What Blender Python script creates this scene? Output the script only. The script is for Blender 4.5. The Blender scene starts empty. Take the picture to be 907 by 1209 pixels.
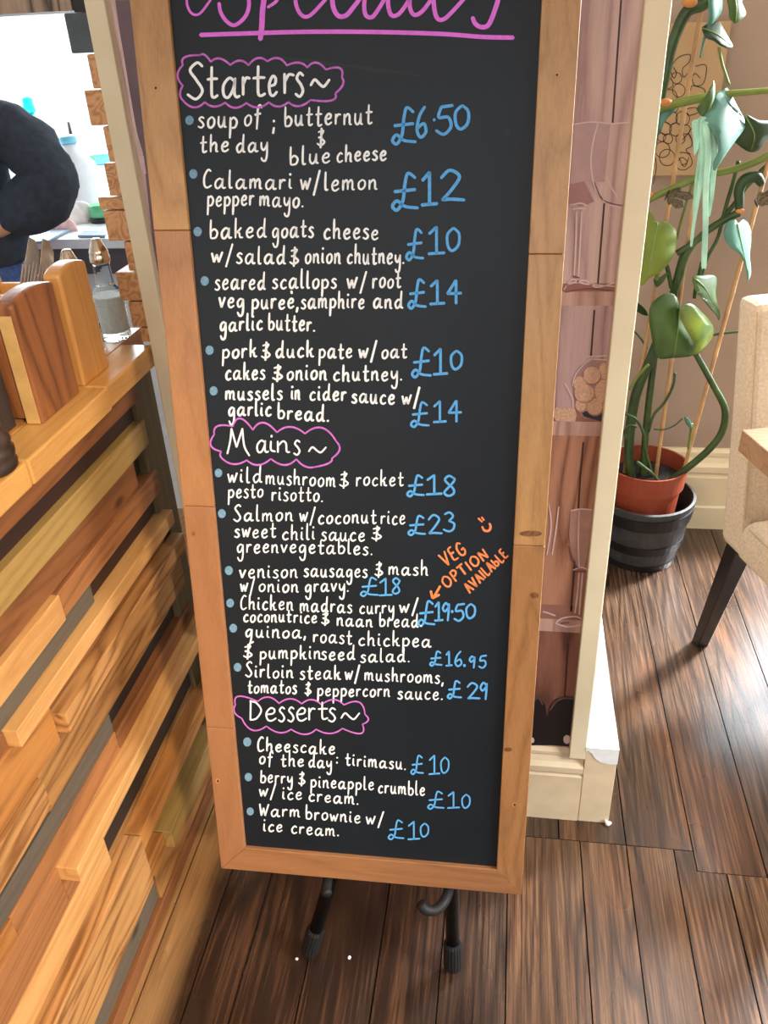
import bpy, bmesh, math, random
from mathutils import Vector as V3, Matrix
random.seed(7)
sc = bpy.context.scene
col = sc.collection
PI = math.pi

# ------------------------------------------------------------------ camera
FPX, CX, CY, EYE = 980.0, 453.5, 604.5, V3((0, 0, 1.5))
_D = V3((536 - CX, 2250 - CY, FPX)).normalized()            # straight down, seen by the lens
_H = V3((616 - CX, 5 - CY, FPX)).normalized()               # along the floorboards
_H = (_H - _D * _H.dot(_D)).normalized()
_X = _D.cross(_H)
ROT = Matrix((_X, _H, -_D))
cam = bpy.data.objects.new('camera', bpy.data.cameras.new('camera'))
col.objects.link(cam)
cam.data.sensor_fit = 'VERTICAL'
cam.data.sensor_height = 36.0
cam.data.lens = FPX / 1209.0 * 36.0
cam.data.clip_start = 0.02
_r, _u, _b = ROT @ V3((1, 0, 0)), ROT @ V3((0, -1, 0)), ROT @ V3((0, 0, -1))
cam.matrix_world = Matrix(((_r.x, _u.x, _b.x, EYE.x), (_r.y, _u.y, _b.y, EYE.y), (_r.z, _u.z, _b.z, EYE.z), (0, 0, 0, 1)))
sc.camera = cam

# ------------------------------------------------------------------ light and exposure
vs = sc.view_settings
vs.view_transform = 'Standard'
vs.look = 'None'
vs.exposure = 0.0
vs.gamma = 1.0
vs.use_curve_mapping = False
w = bpy.data.worlds.new('daylight')
sc.world = w
w.use_nodes = True
w.node_tree.nodes['Background'].inputs[0].default_value = (0.86, 0.95, 1.0, 1)
w.node_tree.nodes['Background'].inputs[1].default_value = 1.6


def area(name, loc, target, sx, sy, power, rgb, spread=180):
    l = bpy.data.lights.new(name, 'AREA')
    l.shape = 'RECTANGLE'
    l.size, l.size_y = sx, sy
    l.energy = power
    l.color = rgb
    l.spread = math.radians(spread)
    o = bpy.data.objects.new(name, l)
    col.objects.link(o)
    o.location = loc
    o.rotation_euler = (V3(target) - V3(loc)).to_track_quat('-Z', 'Y').to_euler()
    return o


area('dining_window_daylight', (1.42, 2.44, 1.65), (1.15, 0.4, 0.9), 1.1, 2.25, 75, (0.84, 0.93, 1.0), 150)
area('bright_sky_beyond_window', (2.75, 3.65, 2.45), (0.3, 1.2, 0.0), 0.5, 0.5, 850, (0.95, 0.97, 1.0))
area('bar_window_daylight', (-2.0, 3.3, 1.75), (-1.2, 1.4, 1.0), 1.6, 1.1, 60, (0.85, 0.95, 1.0))
area('front_fill', (-0.3, -2.3, 1.8), (-0.1, 1.5, 1.0), 2.2, 1.3, 36, (0.94, 0.97, 1.0))  # unseen fill added behind the camera to light the board
area('dining_ceiling_fill', (1.0, 1.2, 2.9), (0.8, 1.9, 0.8), 0.5, 0.5, 4, (1.0, 0.86, 0.7))  # soft fill added from above, no lamp known there
area('right_fill', (2.5, 0.25, 1.75), (0.35, 0.95, 0.0), 1.0, 1.0, 24, (0.92, 0.96, 1.0), 62)  # fill added for the near floor, no window known on this side
sp = bpy.data.lights.new('ceiling_spot_light', 'SPOT')
sp.energy = 400
sp.color = (1.0, 0.84, 0.62)
sp.spot_size = math.radians(40)
sp.spot_blend = 0.8
sp.shadow_soft_size = 0.13
spo = bpy.data.objects.new('ceiling_spot_light', sp)
col.objects.link(spo)
spo.location = (1.2, -1.05, 2.2)
spo.rotation_euler = (V3((-0.86, 0.60, 0.62)) - V3(spo.location)).to_track_quat('-Z', 'Y').to_euler()


# ------------------------------------------------------------------ pixel measurements to metres
def ray(u, v):
    return ROT @ V3((u - CX, v - CY, FPX))


def at_z(u, v, z=0.0):
    d = ray(u, v)
    return EYE + d * ((z - EYE.z) / d.z)


def at_y(u, v, y):
    d = ray(u, v)
    return EYE + d * (y / d.y)


def at_x(u, v, x):
    d = ray(u, v)
    return EYE + d * (x / d.x)


# ------------------------------------------------------------------ object helpers
def tag(o, label=None, cat=None, group=None, kind=None):
    if label: o['label'] = label
    if cat: o['category'] = cat
    if group: o['group'] = group
    if kind: o['kind'] = kind
    return o


def thing(name, label, cat, loc=(0, 0, 0), group=None):
    o = bpy.data.objects.new(name, None)
    col.objects.link(o)
    o.empty_display_size = 0.05
    o.location = loc
    o['base'] = list(loc)
    return tag(o, label, cat, group)


def base_of(o):
    while o is not None:
        if 'base' in o:
            return V3(o['base'])
        o = o.parent
    return V3((0, 0, 0))


def obj(name, bm, mats, parent=None, base=None, smooth=False, bevel=0.0, solid=0.0, subsurf=0):
    """one mesh object; geometry is given in room metres and stored around its thing's base"""
    b = V3(base) if base is not None else base_of(parent)
    bmesh.ops.recalc_face_normals(bm, faces=bm.faces[:])
    me = bpy.data.meshes.new(name)
    for v in bm.verts:
        v.co -= b
    if smooth:
        for f in bm.faces:
            f.smooth = True
    bm.to_mesh(me)
    bm.free()
    for m in (mats if isinstance(mats, (list, tuple)) else [mats]):
        me.materials.append(m)
    o = bpy.data.objects.new(name, me)
    col.objects.link(o)
    if parent is not None:
        o.parent = parent
    else:
        o.location = b
        o['base'] = list(b)
    if solid:
        m = o.modifiers.new('thickness', 'SOLIDIFY')
        m.thickness = solid
        m.offset = 0
    if bevel:
        m = o.modifiers.new('edge', 'BEVEL')
        m.width = bevel
        m.segments = 2
        m.limit_method = 'ANGLE'
        m.angle_limit = math.radians(40)
    if subsurf:
        m = o.modifiers.new('smooth', 'SUBSURF')
        m.levels = m.render_levels = subsurf
    return o


def structure(name, bm, mat, **k):
    return tag(obj(name, bm, mat, **k), kind='structure')


def BM():
    return bmesh.new()


def box(bm, a, b, mi=0):
    (x0, y0, z0), (x1, y1, z1) = a, b
    return hexa(bm, [(x0, y0, z0), (x1, y0, z0), (x1, y1, z0), (x0, y1, z0), (x0, y0, z1), (x1, y0, z1), (x1, y1, z1), (x0, y1, z1)], mi)


def hexa(bm, p, mi=0):
    v = [bm.verts.new(q) for q in p]
    for f in ((0, 1, 2, 3), (4, 7, 6, 5), (0, 4, 5, 1), (1, 5, 6, 2), (2, 6, 7, 3), (3, 7, 4, 0)):
        bm.faces.new([v[i] for i in f]).material_index = mi
    return v


def prism(bm, pts, off, mi=0):
    """polygon swept along off"""
    off = V3(off)
    a = [bm.verts.new(p) for p in pts]
    b = [bm.verts.new(V3(p) + off) for p in pts]
    n = len(a)
    bm.faces.new(a).material_index = mi
    bm.faces.new(list(reversed(b))).material_index = mi
    for i in range(n):
        bm.faces.new([a[i], a[(i + 1) % n], b[(i + 1) % n], b[i]]).material_index = mi


def lathe(bm, c, prof, seg=32, axis=(0, 0, 1), mi=0, cap=True):
    ax = V3(axis).normalized()
    q = V3((0, 0, 1)).rotation_difference(ax)
    rings = []
    for r, h in prof:
        rings.append([bm.verts.new(V3(c) + q @ V3((r * math.cos(2 * PI * k / seg), r * math.sin(2 * PI * k / seg), h))) for k in range(seg)])
    for a, b in zip(rings, rings[1:]):
        for k in range(seg):
            bm.faces.new([a[k], a[(k + 1) % seg], b[(k + 1) % seg], b[k]]).material_index = mi
    if cap:
        bm.faces.new(list(reversed(rings[0]))).material_index = mi
        bm.faces.new(rings[-1]).material_index = mi


def catmull(p, n=6, closed=False):
    p = [V3(q) for q in p]
    if len(p) < 3 and not closed:
        return p
    out = []
    m = len(p)
    rng = range(m if closed else m - 1)
    for i in rng:
        if closed:
            a, b, c, d = p[(i - 1) % m], p[i], p[(i + 1) % m], p[(i + 2) % m]
        else:
            a, b, c, d = p[max(i - 1, 0)], p[i], p[i + 1], p[min(i + 2, m - 1)]
        for k in range(n):
            t = k / n
            out.append(0.5 * ((2 * b) + (c - a) * t + (2 * a - 5 * b + 4 * c - d) * t * t + (3 * b - a - 3 * c + d) * t ** 3))
    if not closed:
        out.append(p[-1])
    return out


def tube(bm, pts, rad, seg=12, smooth=0, mi=0):
    pts = [V3(p) for p in pts]
    if not isinstance(rad, (list, tuple)):
        rad = [rad] * len(pts)
    if smooth:
        n0 = len(pts)
        rr = []
        for i in range(n0 - 1):
            for k in range(smooth):
                rr.append(rad[i] + (rad[i + 1] - rad[i]) * k / smooth)
        rr.append(rad[-1])
        if n0 > 2:
            pts = catmull(pts, smooth)
            rad = rr
    rings = []
    up = None
    for i, p in enumerate(pts):
        t = (pts[min(i + 1, len(pts) - 1)] - pts[max(i - 1, 0)]).normalized()
        if up is None:
            up = t.orthogonal().normalized()
        up = (up - t * up.dot(t)).normalized()
        s = t.cross(up)
        rings.append([bm.verts.new(p + (up * math.cos(2 * PI * k / seg) + s * math.sin(2 * PI * k / seg)) * rad[i]) for k in range(seg)])
    for a, b in zip(rings, rings[1:]):
        for k in range(seg):
            bm.faces.new([a[k], a[(k + 1) % seg], b[(k + 1) % seg], b[k]]).material_index = mi
    bm.faces.new(list(reversed(rings[0]))).material_index = mi
    bm.faces.new(rings[-1]).material_index = mi


def ball(bm, c, r, sz=(1, 1, 1), seg=20):
    m = Matrix.Translation(V3(c)) @ Matrix.Diagonal(V3((r * sz[0], r * sz[1], r * sz[2], 1)))
    bmesh.ops.create_uvsphere(bm, u_segments=seg, v_segments=seg // 2 + 2, radius=1, matrix=m)


def ribbon(bm, pts2, wid, fn, taper=0.0, mi=0, caps=True):
    """flat pen stroke: 2-D polyline of given width, placed on a surface by fn(x, y)"""
    n = len(pts2)
    L, R = [], []
    for i, p in enumerate(pts2):
        a, b = pts2[max(i - 1, 0)], pts2[min(i + 1, n - 1)]
        dx, dy = b[0] - a[0], b[1] - a[1]
        l = math.hypot(dx, dy) or 1e-6
        nx, ny = -dy / l, dx / l
        ww = wid[i] if isinstance(wid, (list, tuple)) else wid
        h = ww / 2
        if taper and n > 2:
            t = i / (n - 1)
            h *= 1 - taper * abs(2 * t - 1) ** 3
        L.append(bm.verts.new(fn(p[0] + nx * h, p[1] + ny * h)))
        R.append(bm.verts.new(fn(p[0] - nx * h, p[1] - ny * h)))
    for i in range(n - 1):
        try:
            bm.faces.new([L[i], L[i + 1], R[i + 1], R[i]]).material_index = mi
        except ValueError:
            pass
    if caps:
        for e, o, s in ((0, 1, -1), (n - 1, n - 2, 1)):
            p, q = pts2[e], pts2[o]
            dx, dy = p[0] - q[0], p[1] - q[1]
            l = math.hypot(dx, dy) or 1e-6
            ww = (wid[e] if isinstance(wid, (list, tuple)) else wid) / 2 * (1 - taper)
            mid = bm.verts.new(fn(p[0] + dx / l * ww * 0.8, p[1] + dy / l * ww * 0.8))
            f = [L[e], mid, R[e]]
            bm.faces.new(f).material_index = mi


def disc(bm, c, rx, ry, fn, n=18, mi=0):
    bm.faces.new([bm.verts.new(fn(c[0] + rx * math.cos(2 * PI * k / n), c[1] + ry * math.sin(2 * PI * k / n))) for k in range(n)]).material_index = mi


def poly(bm, pts, fn, mi=0):
    bm.faces.new([bm.verts.new(fn(*p)) for p in pts]).material_index = mi


# ------------------------------------------------------------------ materials
def lin(c):
    def f(x):
        x /= 255.0
        return x / 12.92 if x <= 0.04045 else ((x + 0.055) / 1.055) ** 2.4
    return (f(c[0]), f(c[1]), f(c[2]), 1.0)


def mat(name):
    m = bpy.data.materials.new(name)
    m.use_nodes = True
    nt = m.node_tree
    return m, nt, nt.nodes['Principled BSDF']


def N(nt, t, **k):
    n = nt.nodes.new(t)
    for a, v in k.items():
        setattr(n, a, v)
    return n


def ramp(nt, fac, stops):
    r = N(nt, 'ShaderNodeValToRGB')
    e = r.color_ramp.elements
    while len(e) < len(stops):
        e.new(0.5)
    for x, (p, c) in zip(e, stops):
        x.position = p
        x.color = c
    nt.links.new(fac, r.inputs[0])
    return r.outputs[0]


def math_node(nt, op, a, b=None):
    n = N(nt, 'ShaderNodeMath', operation=op)
    for i, x in ((0, a), (1, b)):
        if x is None: continue
        if isinstance(x, (int, float)):
            n.inputs[i].default_value = x
        else:
            nt.links.new(x, n.inputs[i])
    return n.outputs[0]


def mixc(nt, fac, a, b, mode='MIX'):
    n = N(nt, 'ShaderNodeMix', data_type='RGBA', blend_type=mode)
    for s, x in ((n.inputs[0], fac), (n.inputs[6], a), (n.inputs[7], b)):
        if isinstance(x, (int, float)):
            s.default_value = x
        elif isinstance(x, tuple):
            s.default_value = x
        else:
            nt.links.new(x, s)
    return n.outputs[2]


def coords(nt, scale=(1, 1, 1), rnd=True):
    tc = N(nt, 'ShaderNodeTexCoord')
    v = tc.outputs['Object']
    if rnd:
        oi = N(nt, 'ShaderNodeObjectInfo')
        s = N(nt, 'ShaderNodeVectorMath', operation='ADD')
        nt.links.new(v, s.inputs[0])
        c = N(nt, 'ShaderNodeCombineXYZ')
        for i, k in enumerate((13.7, 7.3, 9.1)):
            nt.links.new(math_node(nt, 'MULTIPLY', oi.outputs['Random'], k), c.inputs[i])
        nt.links.new(c.outputs[0], s.inputs[1])
        v = s.outputs[0]
    mp = N(nt, 'ShaderNodeMapping')
    mp.inputs['Scale'].default_value = scale
    nt.links.new(v, mp.inputs['Vector'])
    return mp.outputs[0]


def noise(nt, vec, scale, detail=3, rough=0.5, dist=0.0):
    n = N(nt, 'ShaderNodeTexNoise')
    nt.links.new(vec, n.inputs['Vector'])
    n.inputs['Scale'].default_value = scale
    n.inputs['Detail'].default_value = detail
    n.inputs['Roughness'].default_value = rough
    n.inputs['Distortion'].default_value = dist
    return n.outputs['Fac']


def bump(nt, bsdf, h, strength=0.2, dist=0.002):
    b = N(nt, 'ShaderNodeBump')
    b.inputs['Strength'].default_value = strength
    b.inputs['Distance'].default_value = dist
    nt.links.new(h, b.inputs['Height'])
    nt.links.new(b.outputs[0], bsdf.inputs['Normal'])


_plain = {}


def plain(name, c, rough=0.5, metal=0.0, var=0.06, scale=30, bumpy=0.0, **k):
    """single-colour surface with a little tonal variation"""
    m, nt, b = mat(name)
    v = coords(nt)
    f = noise(nt, v, scale, 3)
    a = tuple(max(0, x * (1 - var * 2)) for x in lin(c)[:3]) + (1,)
    d = tuple(min(1, x * (1 + var * 2)) for x in lin(c)[:3]) + (1,)
    nt.links.new(ramp(nt, f, [(0.3, a), (0.7, d)]), b.inputs['Base Color'])
    b.inputs['Roughness'].default_value = rough
    b.inputs['Metallic'].default_value = metal
    if bumpy:
        bump(nt, b, f, bumpy, 0.002)
    for kk, x in k.items():
        b.inputs[kk.replace('_', ' ')].default_value = x
    return m


def wood(name, light, dark, axis=1, scale=1.0, rough=0.5, bumpy=0.25, rings=0.55, knots=True, streak=None):
    m, nt, b = mat(name)
    s = [1.0, 1.0, 1.0]
    s[axis] = 0.07
    v = coords(nt, tuple(s))
    s2 = [1.0, 1.0, 1.0]
    s2[axis] = 0.085
    v2 = coords(nt, tuple(s2))
    fine = noise(nt, v, 330 * scale, 3, 0.7)
    big = noise(nt, v2, 13 * scale, 2, 0.45, 0.35)
    ring = math_node(nt, 'MULTIPLY', big, 9.0)
    ring = math_node(nt, 'PINGPONG', ring, 0.5)
    ring = math_node(nt, 'MULTIPLY', ring, 2.0)
    ring = math_node(nt, 'POWER', ring, 1.6)
    tone = noise(nt, v, 16 * scale, 3)
    f = math_node(nt, 'ADD', math_node(nt, 'MULTIPLY', ring, rings * 0.55), math_node(nt, 'MULTIPLY', fine, 0.55))
    f = math_node(nt, 'ADD', f, math_node(nt, 'MULTIPLY', tone, 0.28))
    L, D = lin(light), lin(dark)
    mid = tuple((x * 0.6 + y * 0.4) for x, y in zip(L, D))
    c = ramp(nt, f, [(0.22, L), (0.55, mid), (0.95, D)])
    if knots:
        vo = N(nt, 'ShaderNodeTexVoronoi')
        s3 = [1.0, 1.0, 1.0]
        s3[axis] = 0.45
        nt.links.new(coords(nt, tuple(s3)), vo.inputs['Vector'])
        vo.inputs['Scale'].default_value = 9.0 * scale
        k = ramp(nt, vo.outputs['Distance'], [(0.035, (1, 1, 1, 1)), (0.10, (0, 0, 0, 1))])
        c = mixc(nt, math_node(nt, 'MULTIPLY', k, 0.75), c, tuple(x * 0.35 for x in D[:3]) + (1,))
    nt.links.new(c, b.inputs['Base Color'])
    b.inputs['Roughness'].default_value = rough
    if bumpy:
        bump(nt, b, f, bumpy, 0.0012)
    return m


W = {}
W['orange'] = wood('orange_wood', (180, 120, 72), (104, 62, 34))
W['chestnut'] = wood('chestnut_wood', (150, 96, 56), (86, 50, 26))
W['dark'] = wood('dark_wood_slot_shade', (58, 38, 33), (26, 16, 15), rings=0.2, knots=False)
W['black'] = wood('black_wood_slot_shade', (46, 39, 36), (18, 15, 14), rings=0.2, knots=False)
W['olive'] = wood('olive_pine', (186, 152, 90), (132, 100, 52), scale=0.7)
W['pine'] = wood('light_pine', (224, 172, 108), (178, 120, 62))
W['grainpine'] = wood('grainy_pine', (208, 154, 94), (134, 86, 44), rings=1.0, scale=1.3)
W['grey'] = wood('weathered_grey_wood', (108, 98, 84), (56, 50, 43), rings=0.3)
W['tan'] = wood('tan_wood', (188, 138, 82), (120, 76, 36), rings=0.9)
W['honey'] = wood('honey_wood', (204, 140, 74), (136, 82, 38), rings=0.7)
W['worktop'] = wood('worktop_oak', (226, 172, 100), (180, 124, 62), rings=0.4, knots=False, rough=0.3)
W['worktop_b'] = wood('worktop_beech', (214, 150, 84), (160, 102, 50), axis=0, rings=0.4, knots=False, rough=0.3)
W['batten'] = wood('green_grey_batten', (128, 112, 78), (82, 70, 46), axis=2, rings=0.4)
W['end'] = wood('end_grain', (236, 180, 124), (160, 104, 62), axis=1, scale=2.2, rings=0.7, knots=False)
W['oak_v'] = wood('golden_oak', (196, 150, 96), (140, 96, 52), axis=2, rough=0.38, rings=0.45, knots=False)
W['acacia_v'] = wood('brown_oak', (180, 128, 84), (124, 80, 46), axis=2, rough=0.38, rings=0.35, knots=False)
W['smooth_v'] = wood('smooth_cedar', (168, 118, 80), (130, 86, 54), axis=2, rough=0.38, rings=0.25, knots=False)
W['knotty_v'] = wood('knotty_oak', (176, 126, 78), (118, 78, 44), axis=2, rough=0.38, rings=0.5)
W['rail'] = wood('rail_cedar', (166, 116, 76), (116, 76, 46), axis=0, rough=0.4, rings=0.35, knots=False)
W['caddy_dark'] = wood('acacia', (158, 100, 60), (82, 46, 27), axis=2, rings=0.7, knots=False, rough=0.35)
W['caddy_light'] = wood('pale_acacia', (214, 156, 88), (160, 104, 54), axis=2, rings=0.35, knots=False, rough=0.35)
W['table'] = wood('table_oak', (150, 116, 82), (94, 66, 44), axis=0, rings=0.5, knots=False, rough=0.4)
W['boxdark'] = wood('charred_wood', (64, 54, 50), (24, 20, 20), axis=2, rings=0.3, knots=False)
W['beam'] = wood('old_beam', (190, 164, 140), (70, 54, 44), axis=2, scale=0.8, rings=1.0, knots=False)

M = {}
M['cream'] = plain('cream_paint', (236, 222, 186), 0.45, var=0.02, scale=12, bumpy=0.05)
M['cream_old'] = plain('scuffed_cream_paint', (226, 206, 170), 0.5, var=0.04, scale=18, bumpy=0.1)
M['paint_sun_white'] = plain('white_paint_and_sun', (246, 250, 246), 0.4, var=0.02, scale=60, bumpy=0.2)
M['taupe'] = plain('taupe_wall_paint', (168, 148, 132), 0.8, var=0.04, scale=4)
M['ceiling'] = plain('ceiling_white', (216, 208, 196), 0.9, var=0.02)
M['barwall'] = plain('bar_wall_white', (240, 244, 246), 0.8, var=0.02)
M['board'] = plain('blackboard_paint', (21, 29, 36), 0.5, var=0.08, scale=5, Specular_IOR_Level=0.3)
M['chalk'] = plain('white_chalk_pen', (246, 250, 250), 0.8, var=0.03, scale=200)
M['blue'] = plain('blue_chalk_pen', (92, 172, 232), 0.8, var=0.07, scale=300)
M['bullet'] = plain('pale_blue_chalk_pen', (112, 152, 178), 0.8, var=0.12, scale=400)
M['pink'] = plain('pink_chalk_pen', (226, 116, 226), 0.8, var=0.05, scale=200)
M['purple'] = plain('purple_chalk_pen', (196, 108, 200), 0.8, var=0.1, scale=200)
M['orange_pen'] = plain('orange_chalk_pen', (250, 140, 84), 0.8, var=0.08, scale=300)
M['smudge'] = plain('wiped_chalk_smudge', (36, 42, 47), 0.7, var=0.1)
M['black_metal'] = plain('black_metal', (16, 17, 18), 0.28, 0.3, var=0.05)
M['rubber'] = plain('black_rubber', (20, 20, 21), 0.6, var=0.06)
M['fabric'] = plain('beige_linen', (190, 170, 144), 0.95, var=0.07, scale=160, bumpy=0.35)
M['seam'] = plain('beige_piping', (170, 148, 118), 0.95, var=0.05)
M['chair_leg'] = plain('black_lacquered_wood', (26, 21, 20), 0.35, var=0.08)
M['terracotta'] = plain('terracotta_plastic', (146, 66, 42), 0.45, var=0.04)
M['soil'] = plain('potting_soil', (30, 22, 18), 1.0, var=0.3, scale=120, bumpy=1.0)
M['planter'] = plain('charcoal_stave', (58, 59, 60), 0.55, var=0.16, scale=20)
M['hoop'] = plain('black_hoop', (20, 21, 25), 0.45, var=0.06)
M['cane'] = plain('bamboo_cane', (186, 146, 100), 0.5, var=0.12, scale=14)
M['stem'] = plain('plant_stem', (50, 74, 34), 0.45, var=0.18, scale=25)
M['stem_light'] = plain('young_stem', (104, 120, 46), 0.45, var=0.12, scale=25)
M['node'] = plain('orange_node', (190, 126, 66), 0.6)
M['leaf_dark'] = plain('dark_leaf', (32, 60, 24), 0.5, var=0.14, scale=14)
M['leaf_mid'] = plain('mid_green_leaf', (54, 82, 24), 0.5, var=0.2, scale=12)
M['leaf_lime'] = plain('lime_leaf', (100, 118, 22), 0.5, var=0.12, scale=12)
M['leaf_pale'] = plain('pale_leaf_underside', (158, 208, 186), 0.5, var=0.14, scale=14)
M['leaf_teal'] = plain('bluish_leaf', (66, 114, 98), 0.42, var=0.14, scale=14)
M['rib'] = plain('leaf_rib', (112, 138, 66), 0.4)
M['canvas'] = plain('parchment_canvas', (190, 160, 122), 0.9, var=0.05, scale=8)
M['ink'] = plain('dark_ink', (62, 46, 38), 0.9)
M['butterfly'] = plain('butterfly_wing', (84, 72, 46), 0.6, var=0.4, scale=220)
M['butterfly_edge'] = plain('butterfly_edge', (34, 26, 20), 0.6)
M['steel'] = plain('stainless_steel', (190, 188, 186), 0.22, 1.0, var=0.05)
M['pewter'] = plain('dull_cutlery_steel', (176, 166, 158), 0.36, 0.75, var=0.1)
M['cap'] = plain('shaker_cap_steel', (212, 196, 176), 0.25, 1.0, var=0.05)
M['sapwood'] = plain('pale_sapwood', (200, 160, 100), 0.4, var=0.06, scale=40)
M['mill'] = plain('dark_turned_wood', (60, 44, 36), 0.4, var=0.3, scale=30, bumpy=0.3)
M['hoodie'] = plain('charcoal_sweatshirt', (50, 60, 74), 0.95, var=0.1, scale=60, bumpy=0.3)
M['jeans'] = plain('blue_denim', (58, 80, 130), 0.9, var=0.14, scale=90, bumpy=0.3)
M['skin'] = plain('skin', (222, 172, 146), 0.55, var=0.04)
M['hair'] = plain('brown_hair', (62, 44, 32), 0.6, var=0.2, scale=80)
M['shoe'] = plain('black_shoe', (24, 24, 26), 0.5)
M['stone'] = plain('white_worktop', (226, 232, 236), 0.3, var=0.03)
M['darkedge'] = plain('dark_shelf', (84, 80, 82), 0.5, var=0.05)
M['teal_glass'] = plain('teal_bottle', (20, 190, 200), 0.2, var=0.1)
M['blue_plastic'] = plain('blue_plastic', (30, 110, 210), 0.35)
M['cyan_plastic'] = plain('cyan_plastic', (120, 200, 230), 0.35)
M['white_plastic'] = plain('white_plastic', (232, 236, 244), 0.4, var=0.02)
M['green_plastic'] = plain('green_plastic', (90, 180, 130), 0.4)
M['towel'] = plain('white_towel', (236, 232, 232), 0.95, var=0.05, scale=40, bumpy=0.5)
M['pinkcloth'] = plain('pink_cloth', (232, 196, 196), 0.95, var=0.06, scale=40, bumpy=0.4)
M['tray'] = plain('grey_tray', (150, 168, 190), 0.3, var=0.05)
M['cream_plaster'] = plain('back_bracket_grey', (88, 98, 104), 0.8, var=0.1, scale=40, bumpy=0.3)
M['paper'] = plain('white_crumb', (240, 238, 230), 0.9)


def glass(name, c, rough=0.02):
    m, nt, b = mat(name)
    b.inputs['Base Color'].default_value = lin(c)
    b.inputs['Transmission Weight'].default_value = 1.0
    b.inputs['Roughness'].default_value = rough
    b.inputs['IOR'].default_value = 1.12
    return m


M['glass'] = glass('clear_glass', (236, 246, 246))
M['liquid'] = plain('pale_oil', (176, 172, 120), 0.2)
M['salt'] = plain('fine_salt', (236, 242, 250), 0.9, var=0.04, scale=200)


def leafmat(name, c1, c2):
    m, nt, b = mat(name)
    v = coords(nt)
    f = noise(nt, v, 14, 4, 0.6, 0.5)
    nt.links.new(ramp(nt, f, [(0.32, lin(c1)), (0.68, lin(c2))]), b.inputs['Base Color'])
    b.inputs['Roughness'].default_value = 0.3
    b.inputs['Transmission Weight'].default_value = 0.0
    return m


def mural_mat(name, c1, c2):
    return wood(name, c1, c2, axis=2, rough=0.5, rings=0.9, scale=0.9, bumpy=0.0, knots=True)


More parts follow.
